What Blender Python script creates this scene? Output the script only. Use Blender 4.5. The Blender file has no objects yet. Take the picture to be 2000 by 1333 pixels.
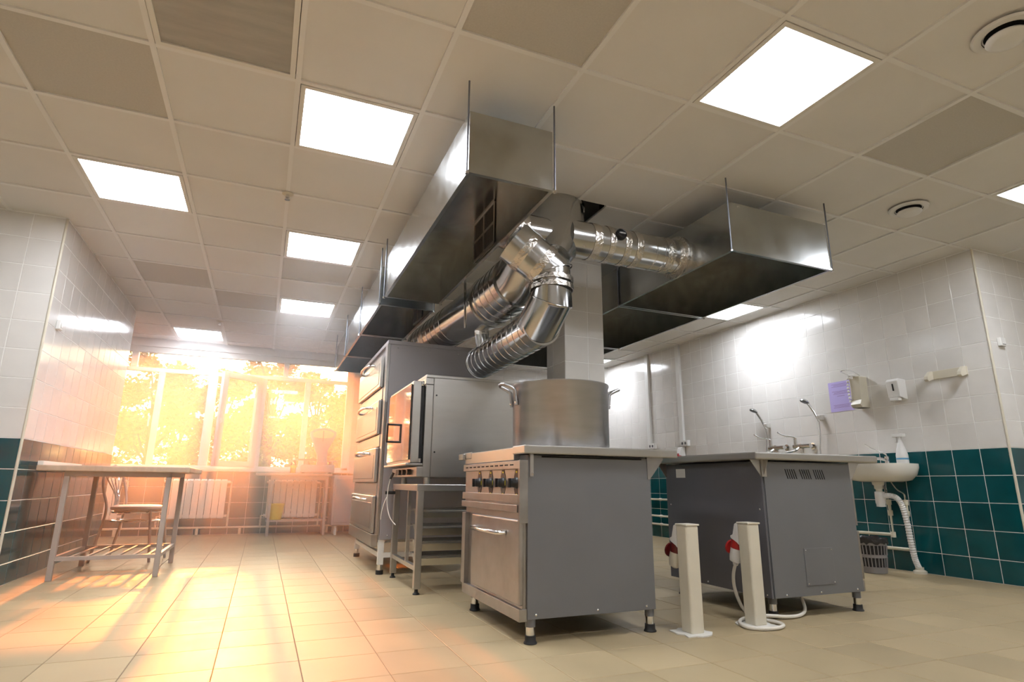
import bpy, bmesh, math, random
from mathutils import Vector, Matrix
random.seed(7)
S = bpy.context.scene
C = S.collection
HC, H = 0.67, 2.518            # eye height, suspended ceiling height

# ------------------------------------------------------------------ camera
F, PITCH, YAW, ROLL = 1137.24, 0.241289, 0.394353, 0.0091083
def cam_axes():
    cp, sp, cy, sy = math.cos(PITCH), math.sin(PITCH), math.cos(YAW), math.sin(YAW)
    f = Vector((sy*cp, cy*cp, sp)); r = Vector((cy, -sy, 0)); u = r.cross(f)
    c, s = math.cos(ROLL), math.sin(ROLL)
    return c*r+s*u, -s*r+c*u, f
CR, CU, CF = cam_axes()
CAM = Vector((0, 0, HC))
cd = bpy.data.cameras.new('camera'); cam = bpy.data.objects.new('camera', cd); C.objects.link(cam)
cd.sensor_width = 36; cd.lens = F/2000*36; cd.clip_start = .05; cd.clip_end = 300
m = Matrix((CR, CU, -CF)).transposed().to_4x4(); m.translation = CAM
cam.matrix_world = m
S.camera = cam

# ------------------------------------------------------------------ world, sun, exposure
w = bpy.data.worlds.new('sky'); S.world = w; w.use_nodes = True
nt = w.node_tree; bg = nt.nodes['Background']
sky = nt.nodes.new('ShaderNodeTexSky'); sky.sky_type = 'NISHITA'; sky.sun_disc = False
sky.sun_elevation = math.radians(14); sky.sun_rotation = math.radians(-2.5)
sky.dust_density = 3.0
nt.links.new(sky.outputs[0], bg.inputs[0]); bg.inputs[1].default_value = .25
SUN_EL, SUN_AZ = math.radians(14.0), math.radians(-2.5)
sd = bpy.data.lights.new('sun', 'SUN'); sun = bpy.data.objects.new('sun', sd); C.objects.link(sun)
sd.energy = 6.6; sd.color = (1.0, .215, .022); sd.angle = math.radians(1.5)
to_sun = Vector((math.sin(SUN_AZ)*math.cos(SUN_EL), math.cos(SUN_AZ)*math.cos(SUN_EL), math.sin(SUN_EL)))
sun.rotation_euler = to_sun.to_track_quat('Z', 'Y').to_euler()
sun.location = to_sun*60
S.view_settings.view_transform = 'Standard'; S.view_settings.look = 'None'
S.view_settings.exposure = 0.92; S.view_settings.gamma = 1.0
S.view_settings.use_curve_mapping = False
S.cycles.use_denoising = True
S.cycles.use_adaptive_sampling = True; S.cycles.adaptive_threshold = .12; S.cycles.adaptive_min_samples = 20
S.cycles.volume_step_rate = 4.0; S.cycles.volume_max_steps = 48
S.cycles.max_bounces = 8; S.cycles.diffuse_bounces = 4; S.cycles.glossy_bounces = 4
S.cycles.volume_bounces = 0; S.cycles.transparent_max_bounces = 16
S.cycles.sample_clamp_indirect = 3.0
LAMP = 15.5                     # emission of the ceiling luminaires
GLOW_HAZE = 0.27  # density of the scattering added to make the window's orange glow

# ------------------------------------------------------------------ materials
def mat(name, col, rough=.5, metal=0., var=0., vscale=4., bump=0., bscale=40., rvar=0., rnd=0., stretch=None,
        trans=0., spec=None, emit=None, estr=0., col2=None, coat=0.):
    m = bpy.data.materials.new(name); m.use_nodes = True
    nt = m.node_tree; b = nt.nodes['Principled BSDF']
    b.inputs['Base Color'].default_value = (*col, 1); b.inputs['Roughness'].default_value = rough
    b.inputs['Metallic'].default_value = metal
    if trans: b.inputs['Transmission Weight'].default_value = trans
    if spec is not None: b.inputs['Specular IOR Level'].default_value = spec
    if coat: b.inputs['Coat Weight'].default_value = coat; b.inputs['Coat Roughness'].default_value = .05
    if emit: b.inputs['Emission Color'].default_value = (*emit, 1); b.inputs['Emission Strength'].default_value = estr
    if var or rvar or bump or rnd:
        tc = nt.nodes.new('ShaderNodeTexCoord'); mp = nt.nodes.new('ShaderNodeMapping')
        nt.links.new(tc.outputs['Object'], mp.inputs[0])
        src = mp.outputs[0]
        if stretch: mp.inputs['Scale'].default_value = stretch
        oi = None
        if rnd:
            oi = nt.nodes.new('ShaderNodeObjectInfo')
            ad = nt.nodes.new('ShaderNodeVectorMath'); ad.operation = 'ADD'
            sc = nt.nodes.new('ShaderNodeMath'); sc.operation = 'MULTIPLY'; sc.inputs[1].default_value = 37.
            nt.links.new(oi.outputs['Random'], sc.inputs[0])
            nt.links.new(src, ad.inputs[0]); nt.links.new(sc.outputs[0], ad.inputs[1]); src = ad.outputs[0]
        no = nt.nodes.new('ShaderNodeTexNoise'); no.inputs['Scale'].default_value = vscale
        no.inputs['Detail'].default_value = 5.; nt.links.new(src, no.inputs['Vector'])
        if var or rnd:
            mr = nt.nodes.new('ShaderNodeMapRange'); mr.inputs[1].default_value = .3; mr.inputs[2].default_value = .7
            nt.links.new(no.outputs['Fac'], mr.inputs[0])
            mx = nt.nodes.new('ShaderNodeMix'); mx.data_type = 'RGBA'
            a = tuple(c*(1-var) for c in col); c2 = col2 or tuple(min(1, c*(1+var)) for c in col)
            mx.inputs['A'].default_value = (*a, 1); mx.inputs['B'].default_value = (*c2, 1)
            nt.links.new(mr.outputs[0], mx.inputs['Factor']); out = mx.outputs['Result']
            if rnd:
                hv = nt.nodes.new('ShaderNodeHueSaturation')
                r2 = nt.nodes.new('ShaderNodeMapRange'); r2.inputs[3].default_value = 1-rnd; r2.inputs[4].default_value = 1+rnd
                nt.links.new(oi.outputs['Random'], r2.inputs[0]); nt.links.new(r2.outputs[0], hv.inputs['Value'])
                nt.links.new(out, hv.inputs['Color']); out = hv.outputs[0]
            nt.links.new(out, b.inputs['Base Color'])
        if rvar:
            r3 = nt.nodes.new('ShaderNodeMapRange'); r3.inputs[3].default_value = max(.02, rough-rvar); r3.inputs[4].default_value = rough+rvar
            nt.links.new(no.outputs['Fac'], r3.inputs[0]); nt.links.new(r3.outputs[0], b.inputs['Roughness'])
        if bump:
            n2 = nt.nodes.new('ShaderNodeTexNoise'); n2.inputs['Scale'].default_value = bscale; n2.inputs['Detail'].default_value = 4.
            nt.links.new(src, n2.inputs['Vector'])
            bp = nt.nodes.new('ShaderNodeBump'); bp.inputs['Strength'].default_value = bump; bp.inputs['Distance'].default_value = .01
            nt.links.new(n2.outputs['Fac'], bp.inputs['Height']); nt.links.new(bp.outputs[0], b.inputs['Normal'])
    return m

M = {}
M['grout'] = mat('grout', (.88, .87, .84), .7)
M['floor_grout'] = mat('floor_grout', (.20, .155, .10), .8)
M['floor_tile'] = mat('floor_tile', (.40, .315, .185), .46, spec=.25, var=.10, vscale=2.2, rvar=.12, rnd=.05, bump=.04, bscale=6.)
M['tile_white'] = mat('tile_white', (.745, .72, .68), .13, var=.04, vscale=5., rnd=.03, bump=.02, bscale=5.)
M['tile_teal'] = mat('tile_teal', (.004, .075, .085), .10, var=.2, vscale=4., rnd=.10, bump=.02, bscale=5.)
M['plaster'] = mat('plaster', (.72, .69, .63), .6)
M['ceil'] = mat('ceiling_panel', (.76, .74, .70), .7, var=.02, vscale=3., rnd=.02)
M['perf'] = mat('perforated_metal', (.56, .53, .47), .6, var=.04, vscale=120.)
M['tbar'] = mat('ceiling_grid', (.82, .81, .78), .45)
M['dark'] = mat('plenum_darkness', (.02, .02, .02), .9)  # darkness of the ceiling void put into the slab colour
M['white_metal'] = mat('white_metal', (.78, .76, .70), .4)
M['lamp_on'] = mat('lamp_diffuser', (.9, .9, .9), .5, emit=(.93, .97, 1.05), estr=LAMP)
M['lamp_off'] = mat('unlit_prismatic_diffuser', (.40, .39, .35), .35, var=.12, vscale=3., stretch=(1, 6, 1), bump=.15, bscale=60.)
M['galv'] = mat('galvanised_sheet', (.47, .485, .475), .22, 1., var=.06, vscale=9., rvar=.10)
M['duct'] = mat('duct_steel', (.50, .505, .50), .18, 1., var=.05, vscale=6., rvar=.08)
M['foil'] = mat('foil_tape', (.62, .59, .54), .2, 1., var=.1, vscale=30., bump=.9, bscale=45., rvar=.1)
M['steel'] = mat('brushed_stainless', (.50, .485, .455), .33, 1., var=.03, vscale=5., rvar=.03, stretch=(1, 1, 6))
M['steel_worn'] = mat('worn_stainless', (.38, .365, .35), .36, 1., var=.12, vscale=12., rvar=.12)
M['alu'] = mat('cast_aluminium', (.44, .44, .45), .34, 1., var=.07, vscale=5., rvar=.1, stretch=(1, 1, 5))
M['tray'] = mat('tray_steel', (.74, .71, .66), .22, 1., var=.04, vscale=6., rvar=.04)
M['zinc'] = mat('zinc_rod', (.20, .21, .24), .42, .7)
M['chrome'] = mat('chrome', (.78, .78, .78), .1, 1.)
M['grey'] = mat('grey_paint', (.15, .152, .156), .36, var=.05, vscale=3., bump=.03, bscale=200.)
M['grey_dk'] = mat('grey_paint_dark', (.115, .112, .12), .3, var=.05, vscale=3.)
M['oven_grey'] = mat('oven_side_paint', (.30, .28, .28), .38, var=.04, vscale=3.)
M['black'] = mat('black_plastic', (.012, .012, .013), .35)
M['rubber'] = mat('black_rubber', (.012, .012, .012), .55)
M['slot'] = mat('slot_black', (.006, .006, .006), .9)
M['cream'] = mat('cream_paint', (.66, .61, .49), .38, var=.04, vscale=6., bump=.03, bscale=90.)
M['white_pl'] = mat('white_plastic', (.78, .77, .74), .3)
M['red_pl'] = mat('red_plastic', (.42, .02, .018), .35)
M['dred_pl'] = mat('dark_red_plastic', (.12, .008, .008), .35)
M['ceramic'] = mat('white_ceramic', (.80, .77, .69), .1)
M['yellow'] = mat('yellow_plastic', (.80, .62, .02), .4)
M['yellow_print'] = mat('yellow_print', (.75, .62, .05), .5)
M['cable'] = mat('white_cable', (.74, .70, .62), .45)
M['paper'] = mat('lilac_paper', (.52, .44, .80), .7)
M['ink'] = mat('ink', (.28, .2, .45), .7)
M['wood'] = mat('table_laminate', (.55, .42, .30), .35, var=.1, vscale=5., stretch=(6, 1, 1))
M['seat'] = mat('seat_vinyl', (.62, .52, .46), .45)
M['frame_paint'] = mat('table_frame_paint', (.42, .36, .31), .4)
M['pvc'] = mat('window_pvc', (.82, .80, .76), .3)
M['radiator'] = mat('radiator_enamel', (.80, .76, .68), .3)
M['pipe'] = mat('plastic_pipe', (.72, .67, .52), .4)
M['bin'] = mat('bin_plastic', (.24, .22, .21), .45)
M['bag'] = mat('bin_bag', (.035, .033, .033), .25, bump=.8, bscale=30.)
M['liquid'] = mat('dish_soap', (.65, .60, .05), .2)
M['label_blue'] = mat('label_print', (.12, .35, .55), .5)
M['sticker'] = mat('sticker', (.70, .68, .62), .6)
M['bark'] = mat('bark', (.06, .045, .035), .9, var=.3, vscale=6.)
M['soil'] = mat('grass_ground', (.06, .11, .025), .95, var=.3, vscale=2.)
M['dialface'] = mat('scale_dial', (.80, .72, .45), .4)
M['scale_paint'] = mat('scale_enamel', (.62, .52, .46), .35)

def glass_mat(name, tint, fac):
    m = bpy.data.materials.new(name); m.use_nodes = True; nt = m.node_tree
    nt.nodes.remove(nt.nodes['Principled BSDF']); out = nt.nodes['Material Output']
    t = nt.nodes.new('ShaderNodeBsdfTransparent'); t.inputs[0].default_value = (*tint, 1)
    g = nt.nodes.new('ShaderNodeBsdfGlossy'); g.inputs['Roughness'].default_value = .01
    fr = nt.nodes.new('ShaderNodeFresnel'); fr.inputs[0].default_value = 1.45
    mx = nt.nodes.new('ShaderNodeMixShader')
    nt.links.new(fr.outputs[0], mx.inputs[0]); nt.links.new(t.outputs[0], mx.inputs[1]); nt.links.new(g.outputs[0], mx.inputs[2])
    nt.links.new(mx.outputs[0], out.inputs[0])
    return m
M['glass'] = glass_mat('window_glass', (.96, .97, .96), 0)
M['oven_glass'] = mat('oven_glass', (.05, .045, .04), .04, coat=.5)
M['clear_pl'] = glass_mat('clear_plastic', (.9, .92, .92), 0)

def leaf_mat(name, col):
    m = bpy.data.materials.new(name); m.use_nodes = True; nt = m.node_tree
    nt.nodes.remove(nt.nodes['Principled BSDF']); out = nt.nodes['Material Output']
    d = nt.nodes.new('ShaderNodeBsdfDiffuse'); t = nt.nodes.new('ShaderNodeBsdfTranslucent')
    ge = nt.nodes.new('ShaderNodeNewGeometry')
    hv = nt.nodes.new('ShaderNodeHueSaturation'); hv.inputs['Color'].default_value = (*col, 1)
    mr = nt.nodes.new('ShaderNodeMapRange'); mr.inputs[3].default_value = .6; mr.inputs[4].default_value = 1.5
    nt.links.new(ge.outputs['Random Per Island'], mr.inputs[0]); nt.links.new(mr.outputs[0], hv.inputs['Value'])
    nt.links.new(hv.outputs[0], d.inputs[0]); nt.links.new(hv.outputs[0], t.inputs[0])
    mx = nt.nodes.new('ShaderNodeMixShader'); mx.inputs[0].default_value = .55
    nt.links.new(d.outputs[0], mx.inputs[1]); nt.links.new(t.outputs[0], mx.inputs[2]); nt.links.new(mx.outputs[0], out.inputs[0])
    return m
M['leaf1'] = leaf_mat('leaf_green', (.17, .27, .03))
M['leaf2'] = leaf_mat('leaf_yellow_green', (.27, .33, .035))
M['leaf3'] = leaf_mat('leaf_deep_green', (.13, .19, .03))

# ------------------------------------------------------------------ mesh builder
class MB:
    def __init__(s): s.v = []; s.f = []
    def box(s, x0, x1, y0, y1, z0, z1):
        b = len(s.v)
        s.v += [(x, y, z) for z in (z0, z1) for y in (y0, y1) for x in (x0, x1)]
        s.f += [tuple(b+i for i in q) for q in ((0,2,3,1), (4,5,7,6), (0,1,5,4), (1,3,7,5), (3,2,6,7), (2,0,4,6))]
        return s
    def poly(s, pts, d):                       # prism: polygon pts (3D) extruded by vector d
        b = len(s.v); n = len(pts); d = Vector(d)
        s.v += [tuple(p) for p in pts]+[tuple(Vector(p)+d) for p in pts]
        s.f.append(tuple(b+i for i in reversed(range(n)))); s.f.append(tuple(b+n+i for i in range(n)))
        for i in range(n): s.f.append((b+i, b+(i+1) % n, b+n+(i+1) % n, b+n+i))
        return s
    def ring(s, c, ax, r, n, ref=None):
        ax = Vector(ax).normalized(); ref = Vector(ref) if ref else (Vector((0, 0, 1)) if abs(ax.z) < .9 else Vector((1, 0, 0)))
        a = ax.cross(ref).normalized(); bb = ax.cross(a)
        b = len(s.v); c = Vector(c)
        s.v += [tuple(c+a*(math.cos(2*math.pi*i/n)*r)+bb*(math.sin(2*math.pi*i/n)*r)) for i in range(n)]
        return list(range(b, b+n))
    def skin(s, A, B):
        n = len(A)
        for i in range(n): s.f.append((A[i], A[(i+1) % n], B[(i+1) % n], B[i]))
    def cyl(s, p0, p1, r0, r1=None, n=16, caps=True):
        r1 = r0 if r1 is None else r1; d = Vector(p1)-Vector(p0)
        A = s.ring(p0, d, r0, n); B = s.ring(p1, d, r1, n); s.skin(A, B)
        if caps: s.f.append(tuple(reversed(A))); s.f.append(tuple(B))
        return s
    def tube(s, pts, r, n=10, caps=True, closed=False):
        pts = [Vector(p) for p in pts]; rs = r if isinstance(r, (list, tuple)) else [r]*len(pts)
        N = len(pts); prev = None; first = None; u = None
        for i, p in enumerate(pts):
            if closed: t = (pts[(i+1) % N]-pts[i-1])
            else: t = (pts[min(i+1, N-1)]-pts[max(i-1, 0)])
            t.normalize()
            if u is None: u = t.orthogonal().normalized()
            else: u = (u-t*u.dot(t)).normalized()
            w_ = t.cross(u); b = len(s.v); k = 1.
            if 0 < i < N-1 and not closed:
                c = (pts[i]-pts[i-1]).normalized().dot((pts[i+1]-pts[i]).normalized()); k = 1./max(.5, math.sqrt((1+c)/2))
            s.v += [tuple(p+u*(math.cos(2*math.pi*j/n)*rs[i])+w_*(math.sin(2*math.pi*j/n)*rs[i])) for j in range(n)]
            R = list(range(b, b+n))
            if prev: s.skin(prev, R)
            else: first = R
            prev = R
        if closed: s.skin(prev, first)
        elif caps: s.f.append(tuple(reversed(first))); s.f.append(tuple(prev))
        return s
    def lathe(s, prof, c=(0, 0, 0), ax=(0, 0, 1), n=32):
        c = Vector(c); ax = Vector(ax).normalized(); prev = None
        for r, h in prof:
            R = s.ring(c+ax*h, ax, max(r, .0004), n)
            if prev: s.skin(prev, R)
            prev = R
        return s
    def mesh(s, name, off=None, recalc=True):
        me = bpy.data.meshes.new(name)
        v = s.v if off is None else [(p[0]-off[0], p[1]-off[1], p[2]-off[2]) for p in s.v]
        me.from_pydata(v, [], s.f)
        if recalc:
            bm = bmesh.new(); bm.from_mesh(me); bmesh.ops.recalc_face_normals(bm, faces=bm.faces); bm.to_mesh(me); bm.free()
        return me

def root_loc(p):
    l = Vector((0, 0, 0))
    while p is not None: l += p.location; p = p.parent
    return l
def obj(name, mb, m, parent=None, loc=None, smooth=False, bevel=0., seg=2, label=None, local=False):
    """link one mesh object; geometry given in world coordinates unless local"""
    base = root_loc(parent) if parent is not None else Vector((0, 0, 0))
    o_loc = Vector(loc) if loc is not None else (Vector((0, 0, 0)) if parent is not None else None)
    if o_loc is None: o_loc = Vector((0, 0, 0))
    off = None if local else (base+(o_loc if parent is not None else o_loc))
    me = mb.mesh(name, off)
    o = bpy.data.objects.new(name, me); C.objects.link(o); o.parent = parent; o.location = o_loc
    if m is not None: me.materials.append(M[m] if isinstance(m, str) else m)
    if smooth:
        for p in me.polygons: p.use_smooth = True
        try: me.set_sharp_from_angle(angle=math.radians(38))
        except Exception: pass
    if bevel:
        b = o.modifiers.new('bevel', 'BEVEL'); b.width = bevel; b.segments = seg; b.limit_method = 'ANGLE'; b.angle_limit = math.radians(40)
    if label: o['label'] = label
    return o
def tag(o, label, cat, group=None):
    o['label'] = label; o['category'] = cat
    if group: o['group'] = group
    return o
def thing(name, label, cat, loc=(0, 0, 0), rotz=0., group=None):
    o = bpy.data.objects.new(name, None); C.objects.link(o); o.location = loc; o.rotation_euler = (0, 0, rotz)
    o.empty_display_size = .1
    return tag(o, label, cat, group)
def struct(o): o['kind'] = 'structure'; return o
def copy_tree(o, parent=None, loc=None):
    c = o.copy(); C.objects.link(c); c.parent = parent
    if loc is not None: c.location = loc
    for ch in list(o.children): copy_tree(ch, c)
    return c
def proj(p):
    d = Vector(p)-CAM; z = d.dot(CF)
    if z < .05: return None
    return (1000+F*d.dot(CR)/z, 666.5-F*d.dot(CU)/z)

# ------------------------------------------------------------------ tiling: every tile its own piece
_tm = {}
def tile_mesh(a, b, t, mname):
    key = (round(a, 4), round(b, 4), t, mname)
    if key not in _tm:
        e = .0012; mb = MB()
        mb.v = [(0, 0, -t), (a, 0, -t), (a, b, -t), (0, b, -t), (0, 0, -e), (a, 0, -e), (a, b, -e), (0, b, -e), (e, e, 0), (a-e, e, 0), (a-e, b-e, 0), (e, b-e, 0)]
        mb.f = [(8, 9, 10, 11)]
        for i in range(4):
            j = (i+1) % 4
            mb.f += [(i, j, 4+j, 4+i), (4+i, 4+j, 8+j, 8+i)]
        me = mb.mesh('tile', recalc=False); me.materials.append(M[mname]); _tm[key] = me
    return _tm[key]
def seen_area(pts):
    q = [proj(p) for p in pts]
    if any(k is None for k in q): return 0.
    if max(k[0] for k in q) < 0 or min(k[0] for k in q) > 2000 or max(k[1] for k in q) < 0 or min(k[1] for k in q) > 1333: return 0.
    a = 0.
    for i in range(len(q)):
        j = (i+1) % len(q); a += q[i][0]*q[j][1]-q[j][0]*q[i][1]
    return abs(a)/2
def lay(parent, tiles, name='tile', limit=300, t=.007):
    """tiles: (origin, udir, vdir, a, b, material); u x v = outward normal"""
    base = root_loc(parent)
    rank = []
    for T in tiles:
        o, u, v, a, b, mn = T; o = Vector(o); u = Vector(u); v = Vector(v)
        rank.append((seen_area([o, o+u*a, o+u*a+v*b, o+v*b]), T))
    rank.sort(key=lambda k: -k[0])
    rest = {}
    for i, (ar, (o, u, v, a, b, mn)) in enumerate(rank):
        me = tile_mesh(a, b, t, mn); u = Vector(u); v = Vector(v); n = u.cross(v)
        mt = Matrix((u, v, n)).transposed().to_4x4(); mt.translation = Vector(o)-base
        if i < limit and ar > 0:
            ob = bpy.data.objects.new(name, me); C.objects.link(ob); ob.parent = parent; ob.matrix_local = mt
        else:
            r = rest.setdefault(mn, MB()); k = len(r.v)
            r.v += [tuple(mt @ vv.co) for vv in me.vertices]
            r.f += [tuple(k+i2 for i2 in p.vertices) for p in me.polygons]
    for mn, r in rest.items():
        me = r.mesh(name+'s', recalc=False); me.materials.append(M[mn])
        ob = bpy.data.objects.new('remaining_'+name+'s', me); C.objects.link(ob); ob.parent = parent; ob['kind'] = 'stuff'
def wall_tiles(o, u, width, z_teal, z_top, start=0., pitch=.2, g=.005, teal=True, zmin=0.):
    """tiles of a vertical wall starting at corner o (z=0), running along u; v is up"""
    out = []; u = Vector(u); rows = []
    z = z_teal
    while z > zmin+.02:
        rows.append((max(zmin, z-pitch), z, 'tile_teal')); z -= pitch
    z = z_teal
    while z < z_top-.02:
        rows.append((z, min(z_top, z+pitch), 'tile_white')); z += pitch
    x = start
    cols = []
    if start > .01: cols.append((0., start))
    while x < width-.01: cols.append((x, min(width, x+pitch))); x += pitch
    for a, b in cols:
        for z0, z1, mn in rows:
            if b-a < .012 or z1-z0 < .012: continue
            out.append((Vector(o)+u*(a+g/2)+Vector((0, 0, z0+g/2)), u, (0, 0, 1), b-a-g, z1-z0-g, mn))
    return out

# ------------------------------------------------------------------ structure
XL, YL0, YL1 = -1.488, 4.857, 7.45       # tiled block on the left
XR, YR = 5.02, 2.58                      # tiled wall on the right
YB = 8.84                                # window wall
D = .0016                                # joint plane behind the tile face
TOP = 2.95
floor = struct(obj('floor', MB().box(-4.8, 7.3, -2.8, 9.1, -.12, -.002), 'floor_grout'))
ft = []; P = .297
for i in range(-17, 24):
    for j in range(-16, 25):
        x0, y0 = .203+P*i, 1.712+P*j
        x1, y1 = x0+P, y0+P
        x0c, x1c, y0c, y1c = max(x0, -4.6), min(x1, 7.0), max(y0, -2.6), min(y1, YB)
        if x1c-x0c < .02 or y1c-y0c < .02: continue
        if x1c <= XL and y0c >= YL0 and y1c <= YL1: continue
        if x0c >= XR and y0c >= YR: continue
        ft.append(((x0c+.0015, y0c+.0015, 0), (1, 0, 0), (0, 1, 0), x1c-x0c-.003, y1c-y0c-.003, 'floor_tile'))
lay(floor, ft, 'floor_tile', 300, .006)

wl = struct(obj('wall_left', MB().box(-4.7, XL-D, YL0+.031, YL1, 0, TOP), 'grout'))
lay(wl, wall_tiles((XL, YL0, 0), (0, 1, 0), YL1-YL0, .938, H, 0.) , 'wall_tile')
wlf = struct(obj('wall_left_front', MB().box(-4.7, XL-D, YL0+D, YL0+.03, 0, TOP), 'grout'))
# tiles of the camera-facing side: laid from the corner towards -x
def flip(tl, x_corner):
    r = []
    for o, u, v, a, b, mn in tl:
        o = Vector(o); off = (x_corner-o.x)
        r.append(((o.x-0, o.y, o.z), u, v, a, b, mn))
    return r
tl = []
for o, u, v, a, b, mn in wall_tiles((XL, YL0, 0), (-1, 0, 0), 2.9, .938, H):
    o = Vector(o); tl.append(((o.x-a, o.y, o.z), (1, 0, 0), (0, 0, 1), a, b, mn))
lay(wlf, tl, 'wall_tile')
struct(obj('wall_left_rear', MB().box(-4.8, -4.6, -2.7, YL0, 0, TOP), 'plaster'))
struct(obj('wall_recess', MB().box(-3.0, -2.8, YL1, 9.0, 0, TOP), 'plaster'))
wr = struct(obj('wall_right', MB().box(XR+D, 7.3, YR+.031, 9.05, 0, TOP), 'grout'))
tl = []
for o, u, v, a, b, mn in wall_tiles((XR, YR, 0), (0, 1, 0), YB-YR, .965, H):
    o = Vector(o); tl.append(((o.x, o.y+a, o.z), (0, -1, 0), (0, 0, 1), a, b, mn))
lay(wr, tl, 'wall_tile')
wrf = struct(obj('wall_right_front', MB().box(XR+D, 7.2, YR+D, YR+.03, 0, TOP), 'grout'))
lay(wrf, wall_tiles((XR, YR, 0), (1, 0, 0), 2.0, .965, H), 'wall_tile')
struct(obj('wall_right_rear', MB().box(7.0, 7.2, -2.7, YR, 0, TOP), 'plaster'))
struct(obj('wall_back', MB().box(-4.8, 7.2, -2.8, -2.6, 0, TOP), 'plaster'))
# window wall with an opening
WX0, WX1, WZ0, WZ1 = -2.15, 1.13, .82, 2.42
wb = struct(obj('wall_window', MB().box(-2.9, WX0, YB+D, 9.05, 0, TOP).box(WX1, XR+.02, YB+D, 9.05, 0, TOP)
          .box(WX0, WX1, YB+D, 9.05, 0, WZ0).box(WX0, WX1, YB+D, 9.05, WZ1, TOP), 'grout'))
tb = wall_tiles((-2.8, YB, 0), (1, 0, 0), 2.8+WX0, .80, H)
tb += wall_tiles((WX0, YB, 0), (1, 0, 0), WX1-WX0, .80, .80)
tb += wall_tiles((WX1, YB, 0), (1, 0, 0), XR-WX1, .80, H)
lay(wb, tb, 'wall_tile')
# pillar
PX0, PX1, PY0, PY1 = 1.994, 2.332, 3.76, 4.07
pil = struct(obj('wall_pillar', MB().box(PX0+D, PX1-D, PY0+D, PY1-D, 0, TOP), 'grout'))
tp = wall_tiles((PX0, PY0, 0), (1, 0, 0), PX1-PX0, .965, H, .0)
for o, u, v, a, b, mn in wall_tiles((PX0, PY0, 0), (0, 1, 0), PY1-PY0, .965, H):
    o = Vector(o); tp.append(((o.x, o.y+a, o.z), (0, -1, 0), (0, 0, 1), a, b, mn))
for o, u, v, a, b, mn in wall_tiles((PX1, PY0, 0), (0, 1, 0), PY1-PY0, .965, H): tp.append((o, u, v, a, b, mn))
for o, u, v, a, b, mn in wall_tiles((PX0, PY1, 0), (1, 0, 0), PX1-PX0, .965, H):
    o = Vector(o); tp.append(((o.x+a, o.y, o.z), (-1, 0, 0), (0, 0, 1), a, b, mn))
lay(pil, tp, 'wall_tile')
# corner trims
for k, (x, y, sx) in enumerate([(XL, YL0, 1), (XR, YR, -1)]):
    r = .009
    struct(obj('trim_%d' % (k+1), MB().cyl((x-sx*.003, y+.003, 0), (x-sx*.003, y+.003, H), r, n=14), 'cream', smooth=True))

# ------------------------------------------------------------------ suspended ceiling
ceil = struct(obj('ceiling', MB().box(-4.8, 7.3, -2.8, 9.1, TOP, TOP+.1), 'dark'))
GX0, GY0 = -.0285, 2.6
LIGHTS = [(0, 0), (-2, 2), (3, -2), (0, 3), (0, 6), (-2, 9), (7, -2), (7, 3), (7, 8), (-2, -3), (3, -6), (-6, -1), (9, -6), (0, -6)]  # trailing out-of-view entries are added lamps that brighten the room
DARKL = [(-1, -1)]
PERF = [(-2, 0), (1, -2), (5, -2), (-2, 5), (-1, 6), (0, 4)]
pan = []
def clipped(i, j):
    x0, y0 = GX0+.6*i, GY0+.6*j
    return max(x0, -4.6), min(x0+.6, 7.0), max(y0, -2.6), min(y0+.6, YB)
def blocked(x0, x1, y0, y1):
    if x1 <= XL+.01 and y0 >= YL0-.01 and y1 <= YL1+.01: return True
    if x0 >= XR-.01 and y0 >= YR-.01: return True
    return False
for i in range(-8, 12):
    for j in range(-9, 11):
        if (i, j) in LIGHTS or (i, j) in DARKL: continue
        x0, x1, y0, y1 = clipped(i, j)
        if x1-x0 < .03 or y1-y0 < .03 or blocked(x0, x1, y0, y1): continue
        mn = 'perf' if (i, j) in PERF else 'ceil'
        if (i, j) == (2, 1): x1 = 1.47
        if (i, j) == (3, 1): x0 = 1.985
        if (i, j) in ((2, 1), (3, 1)): y0 = 3.13
        if (i, j) in ((2, 0), (3, 0)): y1 = 3.13
        g = .010
        # face down: u x v = -z
        pan.append(((x0+g, y1-g, H+.009), (1, 0, 0), (0, -1, 0), x1-x0-2*g, y1-y0-2*g, mn))
lay(ceil, pan, 'ceiling_panel', 300, .014)
tb_ = .012
for i in range(-7, 12):
    x = GX0+.6*i
    if x < -4.6 or x > 7: continue
    segs = [(-2.6, YB)]
    if x < XL: segs = [(-2.6, YL0), (YL1, YB)]
    if x > XR: segs = [(-2.6, YR)]
    mb = MB()
    for a, b in segs:
        if i == 3:
            mb.box(x-tb_, x+tb_, a, 3.13, H-.001, H+.03); mb.box(x-tb_, x+tb_, 3.8, b, H-.001, H+.03)
        else: mb.box(x-tb_, x+tb_, a, b, H-.001, H+.03)
    obj('grid_runner', mb, 'tbar', ceil)
for j in range(-8, 11):
    y = GY0+.6*j
    if y < -2.6 or y > YB: continue
    x0 = XL if YL0 < y < YL1 else -4.6
    if y > YL1: x0 = -2.8
    x1 = XR if y > YR else 7.0
    if j == 1:
        for a, b, yy in ((x0, GX0+1.2, y), (GX0+1.2, 1.47, 3.13), (1.985, GX0+2.4, 3.13), (GX0+2.4, x1, y)):
            obj('grid_runner', MB().box(a, b, yy-tb_, yy+tb_, H, H+.028), 'tbar', ceil)
        continue
    obj('grid_runner', MB().box(x0, x1, y-tb_, y+tb_, H, H+.028), 'tbar', ceil)
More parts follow.
